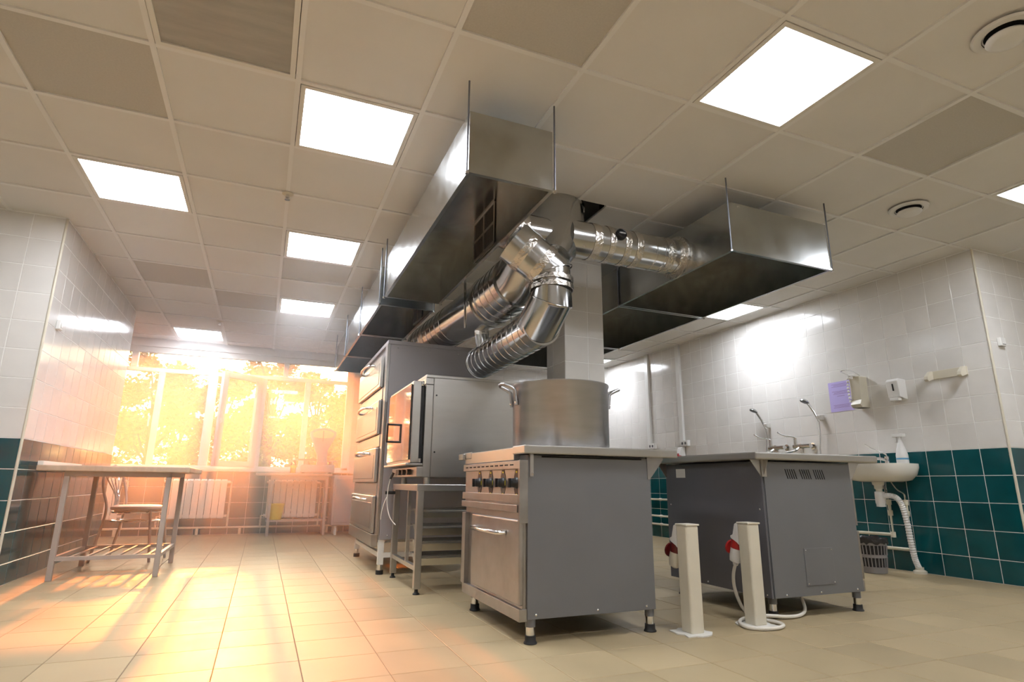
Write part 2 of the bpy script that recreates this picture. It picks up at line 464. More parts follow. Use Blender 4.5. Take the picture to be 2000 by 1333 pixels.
# no shaft: near-black slab colour supplies the darkness in the main duct opening
lamp_txt = {(0, 0): 'lit square ceiling light left of the near end of the longer steel hood', (-2, 2): 'lit square ceiling light beside the corner of the left tiled wall',
  (3, -2): 'lit square ceiling light in front of the wide steel hood', (0, 3): 'lit square ceiling light beside the far end of the grille hood',
  (0, 6): 'lit square ceiling light beside the far narrow hood row', (-2, 9): 'lit square ceiling light right above the window',
  (7, -2): 'lit square ceiling light near the front corner of the right tiled wall', (7, 3): 'lit square ceiling light between wide hood and right tiled wall',
  (7, 8): 'lit square ceiling light by the far end of the right tiled wall'}
def light_unit(i, j, on):
    x0, y0 = GX0+.6*i, GY0+.6*j; cx, cy = x0+.3, y0+.3
    lab = lamp_txt.get((i, j), 'added unseen ceiling light brightening the rear half of the kitchen') if on else 'unlit square ceiling light with grey ribbed diffuser'
    t = thing('ceiling_light', lab, 'ceiling light', (cx, cy, H-.004), 0, 'square recessed ceiling lights')
    a, b = .285, .262
    mb = MB()
    mb.box(cx-a, cx+a, cy-a, cy-b, H-.003, H+.03); mb.box(cx-a, cx+a, cy+b, cy+a, H-.003, H+.03)
    mb.box(cx-a, cx-b, cy-b, cy+b, H-.003, H+.03); mb.box(cx+b, cx+a, cy-b, cy+b, H-.003, H+.03)
    obj('frame', mb, 'white_metal', t)
    obj('diffuser', MB().box(cx-b, cx+b, cy-b, cy+b, H+.004, H+.010), 'lamp_on' if on else 'lamp_off', t)
    obj('housing', MB().box(cx-a, cx+a, cy-a, cy+a, H+.012, H+.07), 'white_metal', t)
for c_ in LIGHTS: light_unit(*c_, True)
for c_ in DARKL: light_unit(*c_, False)
# round air valves and sprinklers
def air_valve(x, y, label):
    t = thing('air_valve', label, 'air vent', (x, y, H-.05), 0, 'round ceiling air valves')
    obj('collar', MB().lathe([(.075, .05), (.10, .05), (.118, .044), (.112, .034), (.088, .032), (.075, .040)], (x, y, H-.05), n=40), 'white_pl', t, smooth=True)
    obj('throat', MB().lathe([(.082, .034), (.070, .052), (.001, .052)], (x, y, H-.05), n=32), 'slot', t, smooth=True)
    obj('stem', MB().cyl((x, y, H-.02), (x, y, H), .006), 'chrome', t)
    obj('disc', MB().lathe([(.001, 0), (.05, .001), (.068, .006), (.074, .014), (.070, .022), (.05, .026), (.001, .028)], (x, y, H-.05), n=40), 'white_pl', t, smooth=True)
air_valve(2.67, 1.10, 'round white ceiling air valve diagonal to the perforated panel, away from the hoods')
air_valve(3.87, 2.31, 'round white ceiling air valve beside the front of the wide hood')
def sprinkler(x, y, label):
    t = thing('sprinkler_head', label, 'sprinkler', (x, y, H-.045), 0, 'ceiling sprinkler heads')
    obj('escutcheon', MB().lathe([(.001, .045), (.035, .045), (.036, .041), (.020, .036), (.001, .036)], (x, y, H-.045), n=24), 'cream', t, smooth=True)
    obj('body', MB().cyl((x, y, H-.03), (x, y, H-.006), .010), 'chrome', t)
    obj('deflector', MB().cyl((x, y, H-.045), (x, y, H-.042), .017), 'chrome', t)
    obj('yoke', MB().box(x-.014, x-.011, y-.003, y+.003, H-.043, H-.02).box(x+.011, x+.014, y-.003, y+.003, H-.043, H-.02), 'chrome', t)
sprinkler(-.028, 3.80, 'small sprinkler head on the ceiling joint left of the grille hood')
sprinkler(-.64, 7.48, 'small sprinkler head on the ceiling before the window')

# ------------------------------------------------------------------ window
win = bpy.data.objects.new('window_1', None); C.objects.link(win); win.location = (-.5, YB+.06, WZ0); struct(win)
FY0, FY1 = YB+.03, YB+.10
def fr(x0, x1, z0, z1, nm='frame_bar'): return obj(nm, MB().box(x0, x1, FY0, FY1, z0, z1), 'pvc', win, bevel=.004)
fr(WX0, WX1, .84, .875); fr(WX0, WX1, 2.085, 2.135); fr(WX0, WX1, 2.34, WZ1)
fr(WX0, WX0+.07, .84, 2.40); fr(1.04, WX1, .84, 2.40)
for a, b in [(-1.40, -1.33), (-.80, -.69), (-.125, -.06), (.455, .53)]: fr(a, b, .875, 2.085, 'mullion')
for a, b in [(-1.74, -1.665), (-.83, -.71), (.14, .205)]: fr(a, b, 2.135, 2.34, 'mullion')
def pane(x0, x1, z0, z1): return obj('pane', MB().box(x0, x1, YB+.06, YB+.066, z0, z1), 'glass', win)
for a, b in [(WX0+.07, -1.40), (-1.33, -.80), (-.06, .455), (.53, 1.04)]: pane(a, b, .875, 2.085)
for a, b in [(WX0+.07, -1.74), (-1.665, -.83), (-.71, .14), (.205, 1.04)]: pane(a, b, 2.135, 2.34)
obj('window_sill', MB().box(WX0-.03, WX1+.02, YB-.10, YB+.05, .80, .838), 'pvc', win, bevel=.006)
obj('reveal', MB().box(WX1-.002, WX1+.012, YB-.006, FY0, .84, 2.42), 'pvc', win)
# the sash that stands open, hinged on its right edge
sash = bpy.data.objects.new('open_sash', None); C.objects.link(sash); sash.parent = win
sash.location = Vector((-.125, YB+.02, .86))-win.location; sash.rotation_euler = (0, 0, math.radians(34))
L, HS = .58, 1.24
def sp(nm, mb, mm): return obj(nm, mb, mm, sash, local=True, bevel=.004 if mm == 'pvc' else 0)
sp('stile', MB().box(-L, -L+.075, -.03, .03, 0, HS), 'pvc'); sp('stile', MB().box(-.075, 0, -.03, .03, 0, HS), 'pvc')
sp('rail', MB().box(-L+.075, -.075, -.03, .03, 0, .075), 'pvc'); sp('rail', MB().box(-L+.075, -.075, -.03, .03, HS-.075, HS), 'pvc')
sp('pane', MB().box(-L+.075, -.075, -.004, .004, .075, HS-.075), 'glass')
sp('sash_handle', MB().box(-L+.02, -L+.05, -.045, -.03, .55, .62).box(-L+.025, -L+.045, -.065, -.045, .56, .70), 'white_pl')
obj('window_handle', MB().box(-1.44, -1.42, FY0-.035, FY0, 1.46, 1.50).box(-1.438, -1.422, FY0-.05, FY0-.035, 1.36, 1.49), 'white_pl', win)
# ------------------------------------------------------------------ outside
struct(obj('ground', MB().box(-60, 60, 9.2, 90, -1.2, -1.0), 'soil'))
def tree_meshes(seed, h, rx, lm, n):
    rd = random.Random(seed); cl = []
    for k in range(26):
        a = rd.uniform(0, 2*math.pi); z = h*rd.uniform(.08, .97); q = rx*math.sqrt(max(.25, 1-((z/h-.45)/.75)**2))*rd.uniform(.3, 1.)
        cl.append((Vector((math.cos(a)*q, math.sin(a)*q*.8, z)), rd.uniform(.6, 1.15)))
    mb = MB()
    for k in range(n):
        c, r = rd.choice(cl)
        d = Vector((rd.gauss(0, 1), rd.gauss(0, 1), rd.gauss(0, .8))); d.normalize()
        p = c+d*r*rd.uniform(.3, 1.)
        if p.z > h or p.z < .1: continue
        u = Vector((rd.gauss(0, 1), rd.gauss(0, 1), rd.gauss(0, .6))).normalized(); v = u.orthogonal().normalized()
        v = (v*math.cos(rd.random()*6.28)+u.cross(v)*math.sin(rd.random()*6.28)); s_ = rd.uniform(.10, .22)
        b = len(mb.v); nn = u.cross(v)*(s_*.25)
        mb.v += [tuple(p-u*s_), tuple(p-v*s_*.5+nn), tuple(p+u*s_), tuple(p+v*s_*.5+nn)]
        mb.f += [(b, b+1, b+2), (b, b+2, b+3)]
    cr = mb.mesh('crown', recalc=False); cr.materials.append(M[lm])
    tb = MB(); tb.tube([(0, 0, 0), (.08, .05, h*.3), (-.05, 0, h*.6), (.05, 0, h*.85)], [.20, .16, .10, .04], n=9)
    for c, r in cl[:9]: tb.tube([(0, 0, max(.5, c.z*.6)), tuple(c*.6+Vector((0, 0, c.z*.3))), tuple(c)], [.07, .05, .02], n=6)
    tr = tb.mesh('trunk'); tr.materials.append(M['bark'])
    return cr, tr
KINDS = [tree_meshes(1, 9.0, 2.3, 'leaf1', 9000), tree_meshes(2, 9.3, 2.3, 'leaf2', 9000), tree_meshes(3, 8.8, 2.3, 'leaf3', 9000)]
KL = ['green broadleaf tree outside the window', 'yellow-green broadleaf tree outside the window', 'dark green broadleaf tree outside the window']
for k, (x, y, kd, rz) in enumerate([(-18.4, 38, 0, .3), (-12.2, 37, 2, 1.1), (-6.0, 38, 0, .7), (.2, 37.5, 1, .2), (6.4, 38, 0, 2.7), (12.6, 37, 1, 4.), (-15.3, 44.5, 0, .5), (-9.1, 44.5, 2, 3.3), (-2.9, 44.5, 1, 4.4), (3.3, 44.5, 1, .9), (9.5, 44.5, 0, 2.2), (-12.2, 51, 0, 1.), (-6, 51, 2, 2.), (.2, 51, 0, 3.), (6.4, 51, 1, 4.)]):
    t = thing('tree', KL[kd], 'tree', (x, y, -1.0), rz, 'trees outside the window')
    for nm, me in zip(('crown', 'trunk'), KINDS[kd]):
        o = bpy.data.objects.new(nm, me); C.objects.link(o); o.parent = t

# ------------------------------------------------------------------ extractor hoods: open-bottomed sheet boxes
HZ0, HZ1 = 2.06, 2.37
def hood(name, label, x0, x1, y0, y1, group=None, rods=((0, 0), (1, 0), (0, 1), (1, 1)), grille=None, hole=None):
    t = thing(name, label, 'extractor hood', ((x0+x1)/2, (y0+y1)/2, HZ0), 0, group)
    s_ = .0025
    obj('side_sheet', MB().box(x0, x0+s_, y0, y1, HZ0, HZ1), 'galv', t)
    obj('side_sheet', MB().box(x1-s_, x1, y0, y1, HZ0, HZ1), 'galv', t)
    obj('end_sheet', MB().box(x0+s_, x1-s_, y0, y0+s_, HZ0, HZ1), 'galv', t)
    obj('end_sheet', MB().box(x0+s_, x1-s_, y1-s_, y1, HZ0, HZ1), 'galv', t)
    obj('top_sheet', MB().box(x0+s_, x1-s_, y0+s_, y1-s_, HZ1-.004, HZ1), 'galv', t)
    f = .014
    mb = MB().box(x0-.006, x1+.006, y0-.006, y0+f, HZ0-.012, HZ0).box(x0-.006, x1+.006, y1-f, y1+.006, HZ0-.012, HZ0)
    mb.box(x0-.006, x0+f, y0+f, y1-f, HZ0-.012, HZ0).box(x1-f, x1+.006, y0+f, y1-f, HZ0-.012, HZ0)
    obj('rim', mb, 'galv', t)
    for a, b in rods:
        px, py = (x0-.009, x1+.009)[a], (y0-.004, y1+.004)[b]
        r = obj('hanging_rod', MB().cyl((px, py, HZ0-.02), (px, py, H+.02), .0045, n=8), 'zinc', t, smooth=True)
        obj('nut', MB().cyl((px, py, HZ0-.022), (px, py, HZ0-.010), .010, n=6), 'chrome', r)
    # row of rivets on the seam inside
    if grille:
        ya, yb = grille; xg = x1-s_-.004
        nr, nc = 2, 2; za, zb = HZ0+.035, HZ1-.012
        g = obj('grille', MB().box(xg, xg+.003, ya, yb, za, zb), 'slot', t)
        fb = MB()
        for k in range(nc+1):
            yy = ya+(yb-ya)*k/nc; fb.box(xg-.004, xg, yy-.008, yy+.008, za, zb)
        for k in range(nr+1):
            zz = za+(zb-za)*k/nr; fb.box(xg-.004, xg, ya, yb, zz-.008, zz+.008)
        obj('grille_frame', fb, 'steel', g)
        fb = MB()
        for k in range(1, 24):
            yy = ya+(yb-ya)*k/24; fb.box(xg-.002, xg, yy-.0022, yy+.0022, za, zb)
        obj('grille_fins', fb, 'grey_dk', g)
    return t
hood('extractor_hood', 'narrow galvanised extractor hood with a grille inside, next to main duct', .73, 1.16, 2.29, 4.28, 'narrow hoods', grille=(3.07, 3.44))
nh = 'narrow galvanised extractor hood in row over the deck oven'
hood('extractor_hood', 'narrow galvanised extractor hood following the grille hood, at the deck oven front', .73, 1.16, 4.49, 5.535, 'narrow hoods', grille=(4.85, 5.15))
hood('extractor_hood', 'narrow galvanised extractor hood in the middle above the deck oven', .73, 1.16, 5.56, 6.60, 'narrow hoods', rods=((0, 1), (1, 1)))
hood('extractor_hood', 'narrow galvanised extractor hood nearest the window', .73, 1.16, 6.63, 7.60, 'narrow hoods', rods=((0, 1), (1, 1)))
hood('extractor_hood', 'wide galvanised extractor hood joined to the horizontal taped duct', 2.475, 3.30, 2.51, 3.735, 'wide hoods')
hood('extractor_hood', 'wide galvanised extractor hood beside the tiled pillar', 2.475, 3.30, 3.76, 5.03, 'wide hoods', rods=((0, 1), (1, 1)))
hood('extractor_hood', 'wide galvanised extractor hood behind the tiled pillar', 2.475, 3.30, 5.06, 6.24, 'wide hoods', rods=((0, 1), (1, 1)))

# ------------------------------------------------------------------ ventilation ducts
duct = thing('ventilation_duct', 'shiny branching spiral ventilation duct with foil taped joints', 'duct', (1.62, 3.2, 1.45))
def seg(nm, pts, r, m_='duct', n=40, parent=duct): return obj(nm, MB().tube(pts, r, n=n), m_, parent, smooth=True)
def band(p, d, r, wd, parent, m_='foil'):
    p = Vector(p); d = Vector(d).normalized()
    return obj('tape', MB().lathe([(r*.99, -wd/2), (r+.003, -wd/2), (r+.0045, 0), (r+.003, wd/2), (r*.99, wd/2)], p, d, 40), m_, parent, smooth=True)
def ribs(p0, p1, r, step, parent, nm='rib'):
    p0, p1 = Vector(p0), Vector(p1); L_ = (p1-p0).length; d = (p1-p0).normalized(); k = step*.6
    while k < L_:
        obj(nm, MB().lathe([(r-.001, -.006), (r+.003, -.002), (r+.003, .002), (r-.001, .006)], p0+d*k, d, 40), 'duct', parent, smooth=True)
        k += step
# main riser leaning up through the ceiling
A0, A1, A2 = Vector((1.70, 3.30, 2.9)), Vector((1.68, 3.28, 2.50)), Vector((1.545, 3.02, 2.08))
main = obj('riser', MB().tube([A0, A1, Vector((1.585, 3.09, 2.19)), Vector((1.515, 3.00, 2.02))], [.190, .190, .178, .105], n=48), 'duct', duct, smooth=True)
obj('flange', MB().lathe([(.185, -.01), (.200, -.01), (.202, .01), (.185, .01)], (1.68, 3.28, 2.505), (0, 0, 1), 48), 'duct', main, smooth=True)
obj('sticker', MB().poly([(1.655, 2.985, 2.285), (1.70, 2.995, 2.28), (1.705, 2.985, 2.245), (1.66, 2.975, 2.25)], (0, -.002, 0)), 'sticker', main)
obj('tape', MB().tube([A1+Vector((.168, -.075, -.02)), A2+Vector((.155, -.075, .03))], .012, n=8), 'foil', main)
# right branch to the wide hood
yd, zd, rd_ = 3.03, 2.19, .118
rb = seg('branch_duct', [(1.62, yd, zd), (2.476, yd, zd)], rd_)
for x, wd in [(1.80, .055), (1.905, .04), (2.02, .045), (2.11, .05), (2.36, .06), (2.45, .05)]: band((x, yd, zd), (1, 0, 0), rd_, wd, rb)
ribs((2.2, yd, zd), (2.36, yd, zd), rd_+.001, .07, rb)
obj('collar', MB().lathe([(rd_, -.012), (rd_+.03, -.012), (rd_+.03, .0), (rd_, .0)], (2.474, yd, zd), (1, 0, 0), 40), 'foil', rb, smooth=True)
damper = obj('damper_dial', MB().lathe([(.001, .014), (.024, .014), (.026, .010), (.026, -.02), (.036, -.02), (.037, .012), (.033, .018), (.027, .016)], (1.955, yd-rd_-.005, zd+.03), (0, -1, .25), 28), 'black', rb, smooth=True)
obj('damper_lever', MB().box(1.933, 1.977, yd-rd_-.026, yd-rd_-.018, zd+.03, zd+.038), 'steel', damper)
# left branch into the grille hood
lb = seg('branch_duct', [(1.17, 3.06, 2.185), (1.56, 3.06, 2.185)], .115)
for x, wd in [(1.24, .05), (1.31, .06)]: band((x, 3.06, 2.185), (1, 0, 0), .115, wd, lb)
d2 = obj('damper_dial', MB().lathe([(.001, .010), (.024, .010), (.026, -.02), (.036, -.02), (.037, .012), (.027, .016)], (1.27, 2.945, 2.25), (0, -1, .45), 28), 'black', lb, smooth=True)
# near elbow dropping from the junction, then the lower spiral duct
e1, e2, e3, e4 = Vector((1.25, 3.0, 2.085)), Vector((1.482, 2.955, 1.905)), Vector((1.485, 2.965, 1.735)), Vector((1.485, 3.16, 1.615))
nb = seg('elbow_duct', [e1, e2, e3, e4], .130)
dd = (e2-e1).normalized()
band(e1+dd*.10, dd, .1285, .05, nb); band(e2-dd*.075, dd, .1285, .05, nb)
band(e2+Vector((0, 0, -.055)), (0, 0, 1), .1285, .03, nb); band(e2+Vector((0, 0, -.10)), (0, 0, 1), .1285, .03, nb)
for p_, d_ in ((e2, Vector((.35, -.02, -1))), (e3, Vector((-.1, .6, -1)))):
    obj('seam', MB().lathe([(.127, -.004), (.1335, -.003), (.1335, .003), (.127, .004)], p_, d_, 40), 'duct', nb, smooth=True)
lw = seg('spiral_duct', [(1.486, 3.10, 1.613), (1.515, 4.27, 1.603)], .124)
ribs((1.487, 3.14, 1.613), (1.514, 4.25, 1.603), .124, .095, lw)
obj('end_ring', MB().lathe([(.12, -.012), (.130, -.010), (.130, .010), (.10, .012), (.001, .012)], (1.515, 4.27, 1.603), (.02, 1, 0), 40), 'duct', lw, smooth=True)
# upper large duct running back to the deck oven
g1, g2 = Vector((1.44, 3.06, 2.10)), Vector((1.435, 3.28, 1.985))
ub = seg('elbow_duct', [g1, g2, Vector((1.433, 3.40, 1.965))], .172)
us = seg('spiral_duct', [(1.433, 3.34, 1.972), (1.433, 3.80, 1.965), (1.40, 4.6, 2.0), (1.37, 5.6, 2.02)], [.184, .184, .168, .168])
ribs((1.433, 3.36, 1.972), (1.433, 3.78, 1.965), .184, .10, us)
ribs((1.403, 4.5, 1.997), (1.372, 5.5, 2.018), .168, .13, us)
obj('end_ring', MB().lathe([(.17, -.015), (.196, -.012), (.196, .012), (.17, .015)], (1.433, 3.80, 1.965), (0, 1, 0), 40), 'duct', us, smooth=True)
band((1.385, 5.15, 2.011), (0, 1, 0), .169, .12, us)
st = seg('drop_stub', [(1.43, 4.06, 1.84), (1.45, 4.06, 1.68)], .052, 'duct', 24)
band((1.437, 4.06, 1.80), (.1, 0, -1), .052, .06, st)
seg('hanger_strap', [(1.21, 3.80, 2.12), (1.222, 3.80, 1.74)], .009, 'chrome', 8)
seg('hanger_strap', [(1.50, 3.62, 2.36), (1.50, 3.62, 1.73)], .004, 'galv', 6)

# ------------------------------------------------------------------ cooker legs, shared builder
def cooker_leg(t, x, y, z1):
    l = obj('leg', MB().cyl((x, y, .03), (x, y, .072), .0195, n=18), 'chrome', t, smooth=True)
    obj('sleeve', MB().cyl((x, y, .068), (x, y, z1), .0225, n=18), 'grey', l, smooth=True)
    obj('foot', MB().lathe([(.001, 0), (.029, 0), (.030, .004), (.0245, .012), (.0235, .034), (.001, .036)], (x, y, 0), n=20), 'rubber', l, smooth=True)
def screw(t, x, y, z, d=(0, -1, 0), r=.0055):
    p = Vector((x, y, z)); d = Vector(d)
    return obj('screw', MB().lathe([(r, 0), (r*.9, .002), (r*.4, .0035), (.0005, .004)], p, d, 10), 'chrome', t, smooth=True)
# ---------------- near cooker
ck = thing('electric_cooker', 'grey electric cooker with four black knobs and oven door, under the stockpot', 'cooker', (1.45, 2.9, 0))
obj('body', MB().box(1.122, 1.785, 2.497, 3.305, .10, .803), 'grey', ck)
sp_ = obj('side_panel', MB().box(1.120, 1.788, 2.488, 2.4965, .10, .800), 'grey', ck, bevel=.002)
for x, z in [(1.16, .118), (1.47, .118), (1.735, .118)]: screw(sp_, x, 2.488, z)
for y in (2.7, 3.1): screw(sp_, 1.788, y, .25, (1, 0, 0))
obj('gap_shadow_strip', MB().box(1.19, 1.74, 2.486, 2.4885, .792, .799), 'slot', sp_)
cp = obj('control_panel', MB().box(1.096, 1.122, 2.50, 3.312, .546, .778), 'steel_worn', ck)
vs = obj('vent_strip', MB().box(1.080, 1.098, 2.505, 3.312, .739, .777), 'steel_worn', cp, bevel=.002)
for k in range(11):
    y = 2.565+k*.066
    obj('vent_slot', MB().box(1.0785, 1.081, y, y+.040, .7555, .7615), 'slot', vs)
obj('lower_strip', MB().box(1.078, 1.098, 2.505, 3.312, .587, .624), 'steel_worn', cp, bevel=.002)
obj('lower_strip', MB().box(1.074, 1.098, 2.508, 3.312, .546, .578), 'steel_worn', cp, bevel=.002)
obj('end_post', MB().box(1.079, 1.122, 2.488, 2.506, .50, .778), 'steel_worn', cp, bevel=.002)
for y in (3.07, 2.90, 2.73, 2.56):
    kb = obj('knob', MB().lathe([(.001, -.034), (.016, -.034), (.020, -.030), (.022, -.010), (.027, -.004), (.027, 0)], (1.096, y, .676), (1, 0, 0), 24), 'black', cp, smooth=True)
    obj('knob_grip', MB().box(1.052, 1.066, y-.006, y+.006, .655, .697), 'black', kb, bevel=.002)
    bz = obj('bezel', MB().poly([(1.0945, y+a, .676+b) for a, b in ((-.014, -.062), (.014, -.062), (.030, -.03), (.030, .03), (.014, .062), (-.014, .062), (-.030, .03), (-.030, -.03))], (.002, 0, 0)), 'black', kb)
    for b in (-.053, .050):
        obj('mark', MB().box(1.0935, 1.0945, y-.008, y+.008, .676+b-.004, .676+b+.004), 'yellow_print', kb)
    obj('mark', MB().box(1.0935, 1.0945, y-.030, y-.027, .664, .688), 'yellow_print', kb)
obj('oven_recess', MB().box(1.100, 1.122, 2.50, 3.30, .142, .546), 'steel_worn', ck)
od = obj('oven_door', MB().box(1.080, 1.104, 2.492, 3.145, .156, .514), 'steel_worn', ck, bevel=.008, seg=3)
dh = obj('handle', MB().tube([(1.078, 3.075, .447), (1.052, 3.07, .447), (1.044, 3.05, .447), (1.042, 2.87, .447), (1.044, 2.68, .449), (1.052, 2.66, .449), (1.078, 2.655, .449)], .0105, n=12), 'chrome', od, smooth=True)
for z in (.22, .37): obj('hinge', MB().cyl((1.094, 3.152, z-.018), (1.094, 3.152, z+.018), .006, n=10), 'black', od)
obj('frame_post', MB().box(1.076, 1.122, 3.245, 3.30, .142, .515), 'steel_worn', ck, bevel=.002)
pl = obj('plinth', MB().box(1.082, 1.122, 2.494, 3.292, .092, .143), 'steel_worn', ck, bevel=.002)
wt = obj('worktop', MB().box(1.088, 1.938, 2.452, 2.60, .806, .846).box(1.088, 1.938, 3.20, 3.345, .806, .846).box(1.15, 1.938, 2.60, 3.20, .806, .846), 'steel', ck, bevel=.006, seg=3)
obj('apron', MB().box(1.090, 1.152, 2.585, 3.312, .780, .840), 'steel', wt, bevel=.003)
obj('end_cap', MB().box(1.075, 1.10, 3.315, 3.40, .806, .84), 'steel', wt, bevel=.004)
for y0 in (2.489, 3.29):
    obj('bracket', MB().poly([(1.786, y0, .806), (1.872, y0, .806), (1.872, y0, .795), (1.800, y0, .712), (1.786, y0, .700)], (0, .003, 0)).box(1.772, 1.789, y0-.005, y0+.01, .70, .806), 'steel_worn', wt)
obj('bracket', MB().box(1.128, 1.146, 2.482, 2.489, .705, .806), 'steel', wt)
screw(ck, 1.785, 2.488, .714); screw(ck, 1.141, 2.4815, .718)
for x, y in [(1.145, 2.515), (1.768, 2.515), (1.145, 3.245), (1.768, 3.245)]: cooker_leg(ck, x, y, .102)
# ---------------- stockpot
pt = thing('stockpot', 'large aluminium stockpot with two loop handles on the cooker', 'pot', (1.452, 2.80, .846))
pc = (1.452, 2.80, .847)
obj('pot_body', MB().lathe([(.001, 0), (.235, 0), (.250, .006), (.256, .02), (.257, .325), (.262, .333), (.262, .340), (.256, .341), (.251, .335), (.250, .02), (.001, .012)], pc, n=72), 'alu', pt, smooth=True)
for a in (math.radians(172), math.radians(-8)):
    ca, sa = math.cos(a), math.sin(a)
    def hp(r, tng, z): return (pc[0]+ca*r-sa*tng, pc[1]+sa*r+ca*tng, pc[2]+z)
    h = obj('handle', MB().tube([hp(.258, -.05, .225), hp(.266, -.05, .30), hp(.285, -.05, .315), hp(.325, -.045, .333), hp(.333, -.02, .336), hp(.333, .02, .336), hp(.325, .045, .333), hp(.285, .05, .315), hp(.266, .05, .30), hp(.258, .05, .225)], .009, n=10), 'alu', pt, smooth=True)
    for s_ in (-.05, .05):
        obj('rivet', MB().lathe([(.009, 0), (.007, .005), (.001, .006)], hp(.264, s_, .24), (ca, sa, 0), 10), 'chrome', h, smooth=True)

# ---------------- second cooker seen from its back
c2 = thing('electric_cooker', 'grey cooker with louvred side panel and small access plate, beside the sink', 'cooker', (2.85, 2.9, 0))
obj('body', MB().box(2.508, 3.178, 2.477, 3.30, .104, .805), 'grey', c2)
s2 = obj('side_panel', MB().box(2.520, 3.182, 2.468, 2.4765, .104, .802), 'grey', c2, bevel=.002)
b2 = obj('back_panel', MB().box(2.500, 2.508, 2.470, 3.30, .104, .802), 'grey_dk', c2, bevel=.002)
for gx in (2.715, 2.825, 2.93):
    for k in range(5):
        x = gx+(k-2)*.0165
        obj('louvre_slot', MB().poly([(x-.011, 2.4665, .765), (x-.006, 2.4665, .765), (x+.012, 2.4665, .712), (x+.007, 2.4665, .712)], (0, .0025, 0)), 'slot', s2)
ap = obj('access_plate', MB().box(2.752, 2.965, 2.4645, 2.4685, .155, .345), 'grey', s2, bevel=.001)
for x, z in [(2.762, .165), (2.955, .165), (2.762, .335), (2.955, .335)]: screw(ap, x, 2.4645, z, r=.004)
for x in (2.60, 2.85, 3.13): screw(s2, x, 2.468, .118)
for y, z in [(2.50, .12), (2.50, .55), (2.95, .12), (3.26, .55)]: screw(b2, 2.50, y, z, (-1, 0, 0))
obj('rating_label', MB().box(2.4985, 2.5005, 3.10, 3.19, .72, .775), 'sticker', b2)
obj('control_panel', MB().box(3.178, 3.225, 2.49, 3.30, .455, .79), 'steel_worn', c2, bevel=.002)
obj('oven_door', MB().box(3.178, 3.222, 2.485, 3.10, .165, .425), 'steel_worn', c2, bevel=.004)
obj('plinth', MB().box(3.178, 3.220, 2.49, 3.29, .10, .155), 'steel_worn', c2, bevel=.002)
w2 = obj('worktop', MB().box(2.428, 3.378, 2.425, 3.37, .811, .852), 'steel', c2, bevel=.008, seg=3)
obj('bracket', MB().poly([(2.501, 2.470, .811), (2.430, 2.470, .811), (2.501, 2.470, .722)], (0, .003, 0)), 'steel', w2)
obj('bracket', MB().poly([(2.515, 2.468, .811), (2.515, 2.43, .811), (2.515, 2.468, .722)], (.003, 0, 0)).box(2.5, 2.535, 2.464, 2.468, .722, .811), 'steel', w2)
obj('bracket', MB().poly([(3.182, 2.470, .811), (3.27, 2.470, .811), (3.20, 2.470, .722), (3.182, 2.470, .715)], (0, .003, 0)), 'steel', w2)
obj('bracket', MB().poly([(2.501, 3.29, .811), (2.430, 3.29, .811), (2.501, 3.29, .715)], (0, .003, 0)), 'steel', w2)
for x, y in [(2.56, 2.53), (3.155, 2.50), (2.56, 3.26), (3.155, 3.26)]: cooker_leg(c2, x, y, .106)

# ---------------- socket posts
def post(x0, y0, label, plug):
    t = thing('socket_post', label, 'socket post', (x0+.036, y0+.037, 0), 0, 'floor socket posts')
    x1, y1 = x0+.075, y0+.078
    obj('column', MB().box(x0, x1, y0, y1, 0, .484), 'cream', t, bevel=.010, seg=3)
    obj('cap', MB().box(x0-.002, x1+.003, y0-.003, y1+.002, .482, .490), 'cream', t, bevel=.002)
    mb = MB(); rd = random.Random(int(x0*100))
    n = 18; ring = []
    for k in range(n):
        a = 2*math.pi*k/n; r = .078*(1+rd.uniform(-.1, .18))/max(abs(math.cos(a)), abs(math.sin(a)))**.7
        ring.append((x0+.037+math.cos(a)*r, y0+.039+math.sin(a)*r, 0.0005))
    mb.poly(ring, (0, 0, .005)); obj('sealant', mb, 'sticker', t)
    xm = (x0+x1)/2
    so = obj('socket_body', MB().poly([(xm-.036, y1+d, z) for d, z in ((0, .375), (.012, .385), (.055, .405), (.058, .418), (.040, .425), (.022, .480), (0, .486))], (.072, 0, 0)), 'white_pl', t, bevel=.004)
    ax = Vector((0, .28, -1)).normalized(); p0 = Vector((xm, y1+.032, .412))
    obj('socket_ring', MB().lathe([(.001, .0), (.034, .0), (.035, .03), (.034, .062), (.001, .062)], p0, ax, 28), 'red_pl' if plug else 'dred_pl', so, smooth=True)
    if plug:
        obj('plug', MB().lathe([(.034, .055), (.035, .10), (.031, .128), (.016, .136), (.012, .15)], p0, ax, 28), 'white_pl', so, smooth=True)
    else:
        obj('socket_lid_body', MB().lathe([(.032, .055), (.034, .09), (.030, .13), (.012, .142), (.001, .143)], p0, ax, 28), 'cream', so, smooth=True)
    lid = MB().lathe([(.001, .005), (.028, .006), (.036, .0), (.034, -.008), (.001, -.010)], p0+ax*.075+Vector((0, .046, .018)), Vector((0, 1, .2)), 28)
    obj('flap', lid, 'red_pl' if plug else 'dred_pl', so, smooth=True)
    return t
post(1.900, 2.375, 'cream floor post with closed dark red socket beside the stockpot cooker', False)
post(2.305, 2.395, 'cream floor post with white plug in red socket and cable looped round its foot', True)
